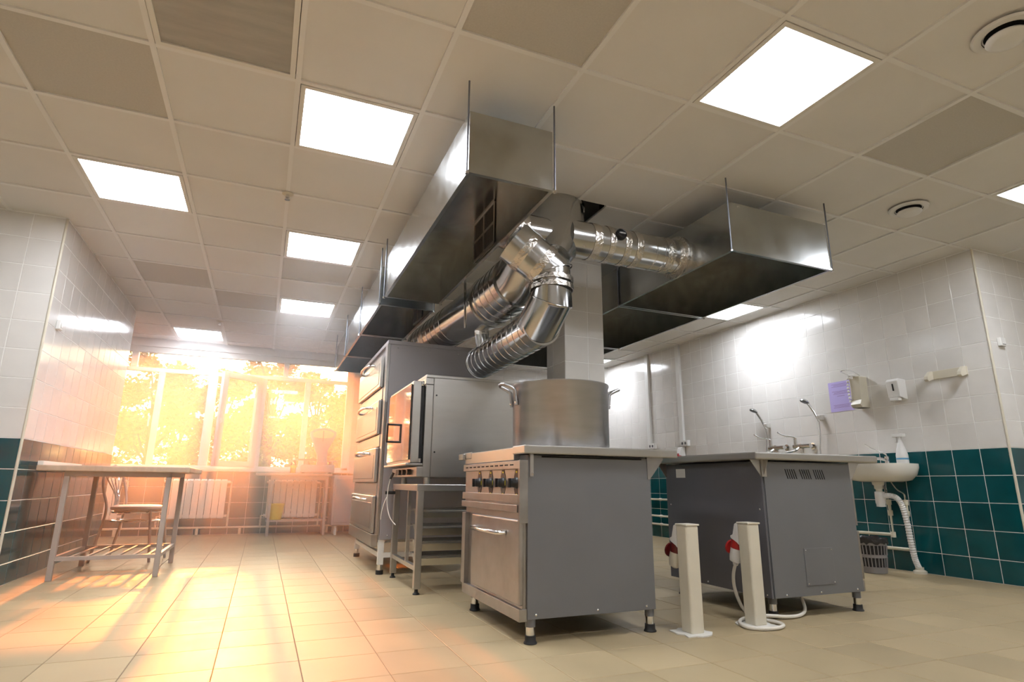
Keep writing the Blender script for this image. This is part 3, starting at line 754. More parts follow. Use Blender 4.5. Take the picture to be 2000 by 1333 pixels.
cb = [(2.342, 2.547, .268), (2.338, 2.56, .22), (2.342, 2.565, .16), (2.365, 2.565, .09), (2.40, 2.555, .03), (2.43, 2.52, .012), (2.44, 2.46, .010), (2.452, 2.40, .010), (2.43, 2.345, .010), (2.36, 2.315, .010), (2.28, 2.325, .010), (2.235, 2.37, .010), (2.245, 2.43, .010), (2.30, 2.495, .012), (2.38, 2.515, .020), (2.47, 2.487, .024), (2.60, 2.472, .013), (2.70, 2.485, .012), (2.775, 2.52, .03), (2.80, 2.56, .085), (2.80, 2.58, .12)]
def smooth_path(pts, k=5):
    P_ = [Vector(p) for p in pts]; out = []
    for i in range(len(P_)-1):
        a, b, c, d = P_[max(i-1, 0)], P_[i], P_[i+1], P_[min(i+2, len(P_)-1)]
        for q in range(k):
            t = q/k
            out.append(.5*((2*b)+(c-a)*t+(2*a-5*b+4*c-d)*t*t+(3*b-a-3*c+d)*t**3))
    return out+[P_[-1]]
tag(obj('power_cable', MB().tube(smooth_path(cb), .0088, n=10), 'cable', smooth=True), 'thick white power cable coiled on the floor round the socket post', 'cable')

# ------------------------------------------------------------------ combi oven on its stand
sd_ = thing('oven_stand', 'steel oven stand with tray runners and adjustable feet', 'stand', (1.25, 4.15, 0))
SX0, SX1, SY0, SY1 = .933, 1.60, 3.785, 4.545
for x in (SX0, SX1-.042):
    for y in (SY0, SY1-.042):
        l = obj('leg', MB().box(x, x+.042, y, y+.042, .033, .625), 'steel', sd_, bevel=.003)
        obj('foot', MB().lathe([(.001, 0), (.021, 0), (.022, .005), (.012, .014), (.010, .034), (.001, .034)], (x+.021, y+.021, 0), n=16), 'rubber', l, smooth=True)
obj('top_frame', MB().box(.925, SX1, SY0-.005, SY0+.04, .622, .664).box(.925, SX1, SY1-.04, SY1, .622, .664).box(.925, .965, SY0+.04, SY1-.04, .622, .664).box(SX1-.04, SX1, SY0+.04, SY1-.04, .622, .664), 'steel', sd_, bevel=.003)
obj('lower_rail', MB().box(.937, .967, SY0+.042, SY1-.042, .138, .165), 'steel', sd_)
obj('lower_rail', MB().box(SX1-.035, SX1-.007, SY0+.042, SY1-.042, .138, .165), 'steel', sd_)
for x in (.945, SX1-.03):
    obj('rack_post', MB().box(x, x+.022, 4.10, 4.122, .165, .622), 'steel', sd_)
TZ = [.505, .405, .31, .222]
for z in TZ:
    for y in (3.832, 4.085):
        obj('runner', MB().box(.95, SX1-.01, y, y+.016, z-.016, z-.012), 'steel', sd_)
obj('pull_knob', MB().cyl((.935, 4.50, .60), (.86, 4.50, .60), .012, n=14), 'black', sd_, smooth=True)
def pan_mb(x0, x1, y0, y1, z, h):
    mb = MB(); e = .012
    def loop(d, zz): 
        b = len(mb.v); mb.v.extend([(x0+d, y0+d, zz), (x1-d, y0+d, zz), (x1-d, y1-d, zz), (x0+d, y1-d, zz)]); return [b, b+1, b+2, b+3]
    A = loop(0, z-.006); B = loop(0, z); Cc = loop(e, z); Dd = loop(e+.012, z-h); E_ = loop(e+.010, z-h-.002); F_ = loop(e-.002, z-.004)
    for p_, q_ in ((A, B), (B, Cc), (Cc, Dd), (E_, F_), (F_, A)): mb.skin(p_, q_)
    mb.f += [tuple(Dd), tuple(reversed(E_))]
    return mb
for k, z in enumerate(TZ):
    tag(obj('baking_tray', pan_mb(.972, 1.52, 3.842, 4.098, z, .060 if k else .05), 'tray'), ['steel baking tray in the topmost slot of the oven stand', 'steel baking tray second from the top in the oven stand', 'steel baking tray third from the top in the oven stand', 'steel baking tray in the lowest slot of the oven stand'][k], 'tray', 'trays in the oven stand')
co = thing('combi_oven', 'stainless combi oven with tall glass door on a steel stand', 'oven', (1.3, 4.17, .664))
CX0, CX1, CY0, CY1, CZ0, CZ1 = .955, 1.66, 3.78, 4.56, .71, 1.383
obj('body', MB().box(1.008, CX1, CY0+.003, CY1, CZ0, CZ1-.004), 'steel', co, bevel=.003)
sp3 = obj('side_panel', MB().box(1.012, CX1-.02, CY0-.001, CY0+.003, CZ0+.012, CZ1-.022), 'steel', co)
for z in (.87, 1.245): obj('bolt', MB().cyl((1.028, CY0-.003, z), (1.028, CY0, z), .006, n=10), 'black', sp3)
obj('top_cover', MB().box(.955, CX1, CY0-.003, CY1+.003, CZ1-.02, CZ1), 'steel', co, bevel=.003)
obj('front_frame', MB().box(.955, 1.006, CY0, CY1, .71, CZ1-.068).box(.952, 1.006, CY0-.001, CY1, CZ1-.066, CZ1-.022), 'steel', co, bevel=.003)
dr = obj('door', MB().box(.872, .925, CY0+.004, CY0+.09, .80, 1.335).box(.872, .925, CY1-.09, CY1-.01, .80, 1.335).box(.872, .925, CY0+.09, CY1-.09, .80, .86).box(.872, .925, CY0+.09, CY1-.09, 1.275, 1.335), 'steel', co, bevel=.004)
obj('door_glass', MB().box(.862, .870, CY0+.03, CY1-.03, .82, 1.315), 'oven_glass', dr)
obj('door_seal', MB().box(.927, .953, CY0+.03, CY1-.03, .82, 1.31), 'black', dr)
for z in (.815, 1.325): obj('hinge', MB().cyl((.935, CY0+.012, z-.012), (.935, CY0+.012, z+.012), .010, n=12), 'steel', dr)
hn = obj('handle', MB().box(.806, .82, 4.30, 4.318, .955, 1.095).box(.815, .872, 4.30, 4.318, 1.080, 1.095).box(.815, .872, 4.30, 4.318, .955, .970), 'black', dr, bevel=.004)
obj('drip_tray', MB().box(.845, .955, CY0+.01, CY1-.02, .782, .797), 'steel', co, bevel=.003)
pn = obj('control_panel', MB().box(.915, .957, CY0, CY1, .712, .775), 'steel', co, bevel=.003)
for y in (3.95, 4.10, 4.22): obj('knob', MB().cyl((.915, y, .743), (.89, y, .743), .019, n=18), 'black', pn, smooth=True)
obj('display', MB().box(.911, .916, 4.28, 4.40, .725, .765), 'black', pn)
for x in (1.00, 1.60):
    for y in (CY0+.05, CY1-.05): obj('foot', MB().cyl((x, y, .664), (x, y, .711), .022, n=16), 'steel', co, smooth=True)
pr = thing('probe_cable', 'thin white probe cable hanging from the combi oven front', 'cable', (.90, 4.46, .70))
obj('connector', MB().cyl((.905, 4.46, .745), (.885, 4.46, .70), .011, n=12), 'black', pr, smooth=True)
obj('lead', MB().tube(smooth_path([(.885, 4.46, .70), (.872, 4.46, .62), (.870, 4.45, .52), (.885, 4.40, .43), (.915, 4.33, .38)]), .0032, n=8), 'cable', pr, smooth=True)
obj('lead', MB().tube(smooth_path([(.872, 4.46, .58), (.85, 4.46, .53), (.835, 4.47, .45), (.833, 4.47, .41)]), .003, n=8), 'cable', pr, smooth=True)

# ------------------------------------------------------------------ deck oven
dk = thing('deck_oven', 'tall four-door deck oven with curved chrome handles', 'oven', (1.26, 5.34, 0))
DX, DX1, DY0, DY1, DZ0, DZ1 = .868, 1.68, 4.68, 6.02, .25, 1.81
obj('body', MB().box(DX, DX1, DY0+.004, DY1, DZ0, DZ1), 'oven_grey', dk)
sd3 = obj('side_panel', MB().box(DX+.004, DX1, DY0-.001, DY0+.004, DZ0, DZ1-.03), 'oven_grey', dk, bevel=.002)
obj('top_cover', MB().box(DX-.02, DX1+.01, DY0-.006, DY1+.006, DZ1-.03, DZ1+.004), 'oven_grey', dk, bevel=.004)
for x in (.93, 1.2, 1.45): screw(sd3, x, DY0-.001, 1.75)
for x in (.93, 1.2): screw(sd3, x, DY0-.001, .28)
for ya, yb in ((DY0-.002, DY0+.09), (DY1-.06, DY1)): obj('front_stile', MB().box(.846, DX, ya, yb, .285, DZ1-.03), 'steel', dk, bevel=.002)
doors = [(1.435, 1.700), (1.055, 1.330), (.675, .945), (.292, .572)]
for k, (z0, z1) in enumerate(doors):
    obj('deck_frame', MB().box(.840, DX, DY0+.088, DY1-.06, z0-.10 if k < 3 else z0-.01, z0-.006), 'steel', dk, bevel=.003)
    d_ = obj('oven_door', MB().box(.818, .846, DY0+.10, DY1-.065, z0, z1), 'steel', dk, bevel=.006, seg=3)
    obj('door_panel', MB().box(.815, .819, DY0+.16, DY1-.12, z0+.03, z1-.055), 'steel_worn', d_, bevel=.002)
    ym = (DY0+DY1)/2; zt = z1-.035
    h = obj('handle', MB().tube(smooth_path([(.818, ym-.26, zt), (.785, ym-.24, zt), (.765, ym-.14, zt+.008), (.760, ym, zt+.010), (.765, ym+.14, zt+.008), (.785, ym+.24, zt), (.818, ym+.26, zt)], 4), .011, n=10), 'chrome', d_, smooth=True)
obj('lower_drawer', MB().box(.822, DX, DY0+.07, DY1, .195, .286), 'steel', dk, bevel=.003)
for x in (.87, 1.63):
    for y in (DY0+.01, 5.86):
        l = obj('leg', MB().box(x, x+.042, y, y+.042, .07, .252), 'white_metal', dk)
        s_ = obj('leg_sleeve', MB().cyl((x+.021, y+.021, .03), (x+.021, y+.021, .072), .019, n=16), 'chrome', l, smooth=True)
        obj('foot', MB().lathe([(.001, 0), (.028, 0), (.028, .03), (.001, .034)], (x+.021, y+.021, 0), n=18), 'rubber', l, smooth=True)
obj('stretcher', MB().box(.875, .907, DY0+.052, 5.86, .12, .155), 'white_metal', dk)
obj('stretcher', MB().box(.912, 1.63, DY0+.015, DY0+.045, .12, .155), 'white_metal', dk)
obj('stretcher', MB().box(.912, 1.63, 5.865, 5.895, .12, .155), 'white_metal', dk)

# ------------------------------------------------------------------ left table, chair
tt = thing('work_table', 'long work table with slatted lower shelf against the left tiled wall', 'table', (-.95, 5.52, 0))
obj('tabletop', MB().box(-1.44, -.50, 5.05, 6.03, .732, .772), 'wood', tt, bevel=.006)
obj('upstand', MB().box(-1.44, -1.405, 5.06, 6.02, .772, .80), 'white_metal', tt, bevel=.003)
for x in (-1.285, -.655):
    for y in (5.10, 5.91):
        obj('leg', MB().box(x, x+.034, y, y+.034, 0, .70), 'frame_paint', tt, bevel=.003)
obj('apron', MB().box(-1.285, -.621, 5.103, 5.131, .70, .732).box(-1.285, -.621, 5.913, 5.941, .70, .732).box(-1.283, -1.255, 5.131, 5.913, .70, .732).box(-.651, -.623, 5.131, 5.913, .70, .732), 'frame_paint', tt)
sh = obj('shelf_frame', MB().box(-1.252, -.655, 5.105, 5.130, .130, .156).box(-1.252, -.655, 5.915, 5.940, .130, .156).box(-1.28, -1.256, 5.134, 5.91, .130, .156).box(-.650, -.626, 5.134, 5.91, .130, .156), 'frame_paint', tt)
for k in range(6):
    x = -1.19+k*.094
    obj('slat', MB().box(x, x+.018, 5.13, 5.915, .140, .150), 'frame_paint', sh)

ch = thing('cafe_chair', 'metal cafe chair with fanned back rods behind the work table', 'chair', (-.985, 6.22, 0), math.radians(-14))
def cp_(nm, mb, mm, par=ch, **k): return obj(nm, mb, mm, par, local=True, **k)
cp_('seat', MB().lathe([(.001, .415), (.17, .415), (.195, .422), (.205, .438), (.20, .452), (.17, .462), (.001, .466)], (0, 0, 0), n=32), 'seat', smooth=True)
for sy in (-1, 1):
    cp_('leg', MB().tube(smooth_path([(.22, .16*sy, .0), (.17, .15*sy, .42)]), .011, n=10), 'frame_paint', smooth=True)
    cp_('leg', MB().tube(smooth_path([(-.25, .17*sy, 0), (-.19, .165*sy, .30), (-.175, .17*sy, .45), (-.205, .195*sy, .58), (-.23, .18*sy, .68), (-.235, .13*sy, .75), (-.24, 0, .80)]), .011, n=10), 'frame_paint', smooth=True)
for k in range(5):
    y = (k-2)*.030
    cp_('back_rod', MB().tube(smooth_path([(-.178, y*.5, .46), (-.185, y*.6, .55), (-.225, y*2.4, .70), (-.238, y*2.2, .79-abs(k-2)*.012)]), .005, n=8), 'chrome', smooth=True)
cp_('seat_ring', MB().tube([(math.cos(a*math.pi/16)*.19, math.sin(a*math.pi/16)*.17, .405) for a in range(32)], .009, n=8, closed=True), 'chrome', smooth=True)
cp_('foot_ring', MB().tube([(math.cos(a*math.pi/16)*.19, math.sin(a*math.pi/16)*.155, .33) for a in range(32)], .007, n=8, closed=True), 'chrome', smooth=True)

# ------------------------------------------------------------------ radiators and heating pipes under the window
def radiator(x0, n, label):
    t = thing('radiator', label, 'radiator', (x0+n*.04, 8.76, .2), 0, 'white sectional radiators')
    for k in range(n):
        x = x0+k*.0795
        s_ = obj('section', MB().box(x+.002, x+.0755, 8.715, 8.725, .21, .68).poly([(x+.004, 8.716, .66), (x+.0735, 8.716, .66), (x+.0735, 8.745, .70), (x+.004, 8.745, .70)], (0, .03, 0)).box(x+.03, x+.047, 8.725, 8.80, .215, .69), 'radiator', t, bevel=.003)
    for z in (.235, .665): obj('header', MB().cyl((x0-.02, 8.775, z), (x0+n*.0795+.03, 8.775, z), .019, n=12), 'radiator', t, smooth=True)
    for z in (.3, .6): obj('wall_bracket', MB().box(x0+n*.04-.02, x0+n*.04+.02, 8.80, YB-.004, z-.015, z+.015), 'radiator', t)
    xe = x0+n*.0795+.045
    obj('riser_pipe', MB().tube([(xe-.02, 8.775, .665), (xe, 8.775, .665), (xe, 8.775, .10)], .012, n=10), 'pipe', t, smooth=True)
    obj('return_pipe', MB().tube([(x0-.02, 8.775, .235), (x0-.05, 8.775, .235), (x0-.05, 8.775, .10)], .012, n=10), 'pipe', t, smooth=True)
    obj('valve', MB().cyl((x0-.05, 8.775, .13), (x0-.05, 8.775, .19), .018, n=12), 'chrome', t, smooth=True)
radiator(-2.06, 6, 'white sectional radiator beyond the corner of the left tiled wall')
radiator(-1.12, 9, 'white sectional radiator under the window right of the chair')
radiator(.09, 8, 'white sectional radiator behind the scale table')
hp_ = thing('heating_pipe', 'cream heating pipe running along the foot of the window wall', 'pipe', (0, 8.78, .0))
obj('pipe_run', MB().cyl((-2.7, 8.775, .092), (1.6, 8.775, .092), .013, n=12), 'pipe', hp_, smooth=True)
for x in (-2.3, -1.6, -.7, -.2, .9, 1.4): obj('pipe_clip', MB().box(x-.015, x+.015, 8.765, YB, .0, .09), 'pipe', hp_)
# scale table with things on it
bt = thing('side_table', 'narrow metal table with a low shelf below the window', 'table', (.4, 8.5, 0))
obj('tabletop', MB().box(-.075, .87, 8.30, 8.70, .752, .785), 'wood', bt, bevel=.005)
for x in (.115, .80):
    for y in (8.36, 8.62): obj('leg', MB().box(x, x+.032, y, y+.032, 0, .752), 'frame_paint', bt)
obj('shelf', MB().box(.10, .845, 8.37, 8.645, .175, .195), 'frame_paint', bt)
obj('apron', MB().box(.115, .832, 8.365, 8.385, .70, .752), 'frame_paint', bt)
sc_ = thing('dial_scale', 'old dial scale with fan-shaped head on the narrow table', 'scale', (.68, 8.48, .785))
obj('base', MB().box(.47, .90, 8.37, 8.60, .80, .90), 'scale_paint', sc_, bevel=.015, seg=3)
for x in (.50, .85):
    for y in (8.40, 8.56): obj('foot', MB().cyl((x, y, .785), (x, y, .802), .014, n=10), 'rubber', sc_)
fan = [(.672, .93), (.665, 1.03), (.62, 1.15), (.553, 1.30), (.553, 1.345), (.60, 1.375), (.66, 1.395), (.725, 1.402), (.79, 1.397), (.85, 1.378), (.897, 1.35), (.897, 1.305), (.85, 1.20), (.80, 1.10), (.795, 1.03), (.80, .93)]
hd = obj('head', MB().poly([(x, 8.45, z) for x, z in fan], (0, .09, 0)).box(.665, .805, 8.44, 8.55, .895, .945), 'scale_paint', sc_, bevel=.006)
obj('dial_window', MB().poly([(x, 8.444, z) for x, z in [(.60, 1.27), (.585, 1.325), (.64, 1.355), (.725, 1.370), (.81, 1.357), (.865, 1.33), (.85, 1.275), (.79, 1.262), (.725, 1.258), (.66, 1.262)]], (0, .006, 0)), 'dialface', hd)
obj('needle', MB().box(.722, .727, 8.441, 8.444, 1.22, 1.36), 'black', hd)
obj('weighing_pan', MB().lathe([(.001, 0), (.12, 0), (.135, .012), (.137, .02), (.12, .012), (.001, .010)], (.535, 8.48, .955), n=32).cyl((.535, 8.48, .90), (.535, 8.48, .957), .035, n=14), 'steel', sc_, smooth=True)
obj('weight_pan', MB().lathe([(.001, 0), (.06, 0), (.068, .012), (.06, .008), (.001, .006)], (.857, 8.48, .945), n=24).cyl((.857, 8.48, .90), (.857, 8.48, .946), .03, n=14), 'steel', sc_, smooth=True)
bo = thing('soap_bottle', 'clear bottle with yellow-green liquid beside the dial scale', 'bottle', (.375, 8.45, .785))
obj('bottle_body', MB().lathe([(.001, 0), (.034, 0), (.036, .01), (.036, .12), (.030, .145), (.014, .168), (.014, .18)], (.375, 8.45, .786), n=24), 'clear_pl', bo, smooth=True)
obj('liquid', MB().lathe([(.001, .003), (.032, .003), (.033, .062), (.001, .062)], (.375, 8.45, .786), n=24), 'liquid', bo, smooth=True)
obj('cap', MB().cyl((.375, 8.45, .962), (.375, 8.45, .99), .016, .012, n=16), 'white_pl', bo, smooth=True)
obj('bottle_label', MB().lathe([(.0362, .065), (.0366, .066), (.0366, .10), (.0362, .101)], (.375, 8.45, .786), n=24), 'yellow_print', bo, smooth=True)
bk = thing('bucket', 'small yellow plastic bucket on the low shelf', 'bucket', (.215, 8.48, .196))
obj('bucket_body', MB().lathe([(.001, 0), (.070, 0), (.073, .006), (.098, .185), (.104, .192), (.104, .20), (.096, .20), (.070, .012), (.001, .010)], (.215, 8.48, .196), n=32), 'yellow', bk, smooth=True)
obj('bail_handle', MB().tube([(.215+math.cos(a*math.pi/12)*.106, 8.48-math.sin(a*math.pi/12)*.05, .385-math.sin(a*math.pi/12)*.075) for a in range(13)], .003, n=6), 'steel', bk, smooth=True)
gb = thing('metal_cabinet', 'grey metal cabinet on legs between scale table and deck oven', 'cabinet', (1.1, 8.4, 0))
obj('cabinet_body', MB().box(.89, 1.50, 8.25, 8.64, .12, .765), 'oven_grey', gb, bevel=.02, seg=3)
obj('cabinet_door', MB().box(.92, 1.20, 8.243, 8.251, .16, .72), 'oven_grey', gb, bevel=.003)
for x in (.96, 1.42):
    for y in (8.31, 8.58): obj('leg', MB().cyl((x, y, 0), (x, y, .122), .018, n=12), 'white_metal', gb, smooth=True)

# ------------------------------------------------------------------ right wall: sink and fittings
sk = thing('wash_basin', 'white ceramic wash basin on the right tiled wall', 'sink', (4.80, 3.45, .70))
def basin():
    mb = MB(); prof = [(.50, .715), (.78, .730), (.93, .775), (1.0, .83), (1.0, .862), (.93, .862), (.86, .84), (.60, .765), (.2, .752)]
    prev = None; n = 40
    for k, z in prof:
        b = len(mb.v)
        for i in range(n):
            a = 2*math.pi*i/n; c, s_ = math.cos(a), math.sin(a)
            ex = abs(c)**.55*(1 if c > 0 else -1); ey = abs(s_)**.55*(1 if s_ > 0 else -1)
            x = 4.80+ex*.21*k; x = min(5.013, x+.012*(1-k)*4)
            mb.v.append((x, 3.455+ey*.275*k, z))
        R = list(range(b, b+n))
        if prev: mb.skin(prev, R)
        else: mb.f.append(tuple(reversed(R)))
        prev = R
    mb.f.append(tuple(prev))
    return mb
obj('basin', basin(), 'ceramic', sk, smooth=True)
obj('drain_collar', MB().lathe([(.05, .73), (.045, .695), (.034, .685), (.034, .66), (.025, .655), (.025, .60)], (4.80, 3.47, 0), n=24), 'ceramic', sk, smooth=True)
tr_ = obj('trap', MB().lathe([(.020, .64), (.036, .635), (.038, .60), (.038, .545), (.034, .535), (.034, .515), (.001, .512)], (4.80, 3.47, 0), n=24), 'white_pl', sk, smooth=True)
hpts = smooth_path([(4.80, 3.44, .60), (4.815, 3.40, .605), (4.84, 3.36, .59), (4.86, 3.335, .53), (4.885, 3.33, .40), (4.905, 3.335, .25), (4.93, 3.34, .12), (4.955, 3.335, .045)], 14)
obj('waste_hose', MB().tube(hpts, [.0195 if k % 2 else .0235 for k in range(len(hpts))], n=14), 'white_pl', sk, smooth=True)
obj('floor_collar', MB().lathe([(.05, 0), (.048, .02), (.03, .03), (.03, .05)], (4.965, 3.335, .0), n=20), 'cream', sk, smooth=True)
fa = obj('mixer_tap', MB().cyl((4.94, 3.46, .862), (4.94, 3.46, .93), .021, .019, n=18).tube(smooth_path([(4.94, 3.46, .895), (4.87, 3.475, .91), (4.80, 3.49, .905)]), .012, n=10), 'chrome', sk, smooth=True)
obj('lever', MB().tube(smooth_path([(4.94, 3.46, .93), (4.93, 3.47, .955), (4.87, 3.52, .99), (4.82, 3.56, 1.035)]), .006, n=8), 'chrome', fa, smooth=True)
obj('supply_pipe', MB().tube([(4.985, 3.53, .56), (4.985, 3.53, .284), (4.985, 4.9, .268)], .014, n=12), 'pipe', sk, smooth=True)
obj('supply_pipe', MB().tube([(4.985, 3.385, .565), (4.985, 3.385, .175), (4.985, 4.9, .165)], .014, n=12), 'pipe', sk, smooth=True)
for y, z in ((3.53, .55), (3.385, .55), (3.53, .46), (3.385, .46), (3.53, .284), (3.385, .175)): obj('fitting', MB().cyl((4.985, y, z-.022), (4.985, y, z+.022), .0195, n=14), 'pipe', sk, smooth=True)
for y, ye in ((3.53, 3.50), (3.385, 3.47)): obj('flexible_hose', MB().tube(smooth_path([(4.985, y, .57), (4.975, y, .62), (4.955, (y+ye)/2, .66), (4.94, ye, .74)]), .006, n=8), 'chrome', sk, smooth=True)
sb = thing('spray_bottle', 'white spray bottle with blue print standing on the wash basin', 'bottle', (4.93, 3.32, .862))
obj('bottle_body', MB().lathe([(.001, 0), (.042, 0), (.045, .01), (.045, .07), (.036, .12), (.020, .17), (.014, .20), (.014, .225)], (4.93, 3.32, .863), n=24), 'white_pl', sb, smooth=True)
obj('trigger_head', MB().box(4.905, 4.955, 3.28, 3.37, 1.085, 1.112).box(4.92, 4.94, 3.345, 3.36, 1.04, 1.085).cyl((4.93, 3.32, 1.07), (4.93, 3.32, 1.09), .016, n=14), 'white_pl', sb, bevel=.004)
obj('bottle_label', MB().lathe([(.0453, .035), (.0456, .036), (.0456, .048), (.0453, .049)], (4.93, 3.32, .863), n=24), 'label_blue', sb, smooth=True)
bn = thing('waste_bin', 'grey slotted plastic waste bin with black liner under the basin', 'bin', (4.66, 3.50, 0))
bc = (4.66, 3.50, 0)
obj('bin_shell', MB().lathe([(.001, 0), (.085, 0), (.090, .004), (.094, .05), (.088, .05), (.080, .01), (.001, .008)], bc, n=36).lathe([(.097, .12), (.101, .12), (.102, .145), (.098, .145), (.097, .12)], bc, n=36).lathe([(.103, .215), (.108, .215), (.112, .262), (.106, .262), (.103, .215)], bc, n=36), 'bin', bn, smooth=True)
for z0, z1, r in ((.05, .12, .0935), (.145, .215, .1015)):
    for k in range(24):
        a = 2*math.pi*k/24
        x, y = bc[0]+math.cos(a)*r, bc[1]+math.sin(a)*r
        obj('bar', MB().tube([(x, y, z0-.004), (bc[0]+math.cos(a)*(r+.006), bc[1]+math.sin(a)*(r+.006), z1+.004)], .0042, n=5), 'bin', bn)
mb = MB(); rd = random.Random(4); n = 36; prev = None
for r0, z in ((.075, .012), (.084, .12), (.094, .225), (.104, .268), (.118, .272), (.120, .245), (.114, .225)):
    b = len(mb.v)
    for i in range(n):
        a = 2*math.pi*i/n; q = 1+(rd.uniform(-.04, .05) if z > .2 else 0)
        mb.v.append((bc[0]+math.cos(a)*r0*q, bc[1]+math.sin(a)*r0*q, z+(rd.uniform(-.008, .012) if z > .22 else 0)))
    R = list(range(b, b+n))
    if prev: mb.skin(prev, R)
    prev = R
obj('liner_bag', mb, 'bag', bn, smooth=True)
# wall fittings above
def wall_box(name, label, cat, y0, y1, z0, z1, d, mm):
    t = thing(name, label, cat, (XR-d/2, (y0+y1)/2, z0)); return t
sdp = wall_box('soap_dispenser', 'white wedge-shaped soap dispenser with dark level slot on the tiled wall', 'dispenser', 3.26, 3.36, 1.40, 1.58, .11, None)
obj('case', MB().poly([(XR, 3.255, 1.40), (XR, 3.255, 1.575), (XR-.09, 3.255, 1.58), (XR-.11, 3.255, 1.56), (XR-.095, 3.255, 1.42)], (0, .105, 0)), 'white_pl', sdp, bevel=.006)
obj('level_window', MB().poly([(XR-.1085, 3.295, 1.535), (XR-.1085, 3.307, 1.535), (XR-.104, 3.307, 1.475), (XR-.104, 3.295, 1.475)], (-.002, 0, 0)), 'black', sdp)
obj('push_bar', MB().box(XR-.105, XR-.06, 3.27, 3.345, 1.392, 1.415), 'white_pl', sdp, bevel=.004)
ed = wall_box('elbow_dispenser', 'cream disinfectant dispenser with wire elbow lever in front of the lilac notice', 'dispenser', 3.62, 3.72, 1.36, 1.65, .12, None)
obj('case', MB().box(XR-.105, XR-.001, 3.60, 3.70, 1.372, 1.655), 'cream', ed, bevel=.006)
obj('chin', MB().poly([(XR-.02, 3.602, 1.372), (XR-.105, 3.602, 1.372), (XR-.125, 3.602, 1.40), (XR-.105, 3.602, 1.44)], (0, .096, 0)), 'cream', ed)
obj('pump_head', MB().box(XR-.14, XR-.05, 3.63, 3.675, 1.655, 1.675).cyl((XR-.13, 3.652, 1.63), (XR-.13, 3.652, 1.66), .010, n=12), 'white_pl', ed, bevel=.003)
obj('elbow_lever', MB().tube(smooth_path([(XR-.06, 3.62, 1.665), (XR-.14, 3.63, 1.70), (XR-.22, 3.65, 1.705), (XR-.23, 3.665, 1.70), (XR-.22, 3.68, 1.695), (XR-.14, 3.68, 1.675), (XR-.06, 3.685, 1.665)]), .0035, n=8), 'chrome', ed, smooth=True)
for k in range(8):
    obj('foam_knob', MB().lathe([(.001, -.011), (.008, -.008), (.011, 0), (.008, .008), (.001, .011)], (XR-.112-.012*math.sin(k*.45), 3.705, 1.645-k*.030), n=12), 'white_pl', ed, smooth=True)
nb_ = thing('wall_notice', 'lilac paper notice fixed on the tiled wall', 'notice', (XR-.002, 3.93, 1.37))
obj('sheet', MB().box(XR-.003, XR-.0008, 3.76, 4.005, 1.37, 1.655), 'paper', nb_)
for k, (za, ya, yb) in enumerate([(1.63, 3.80, 3.97), (1.618, 3.80, 3.95), (1.606, 3.80, 3.97), (1.56, 3.80, 3.97), (1.548, 3.80, 3.95), (1.536, 3.80, 3.96), (1.515, 3.84, 3.92), (1.43, 3.80, 3.97), (1.418, 3.80, 3.96), (1.406, 3.80, 3.97)]):
    obj('text_line', MB().box(XR-.0036, XR-.003, ya, yb, za, za+.004), 'ink', nb_)
th = wall_box('towel_holder', 'empty cream towel roll holder with two end arms on the tiled wall', 'holder', 2.77, 3.06, 1.53, 1.60, .09, None)
obj('back_plate', MB().box(XR-.012, XR-.001, 2.76, 3.05, 1.535, 1.603), 'cream', th, bevel=.003)
for y in (2.762, 3.015):
    obj('end_arm', MB().poly([(XR-.012, y, 1.603), (XR-.012, y, 1.535), (XR-.075, y, 1.515), (XR-.095, y, 1.53), (XR-.09, y, 1.555), (XR-.04, y, 1.60)], (0, .03, 0)), 'cream', th, bevel=.004)
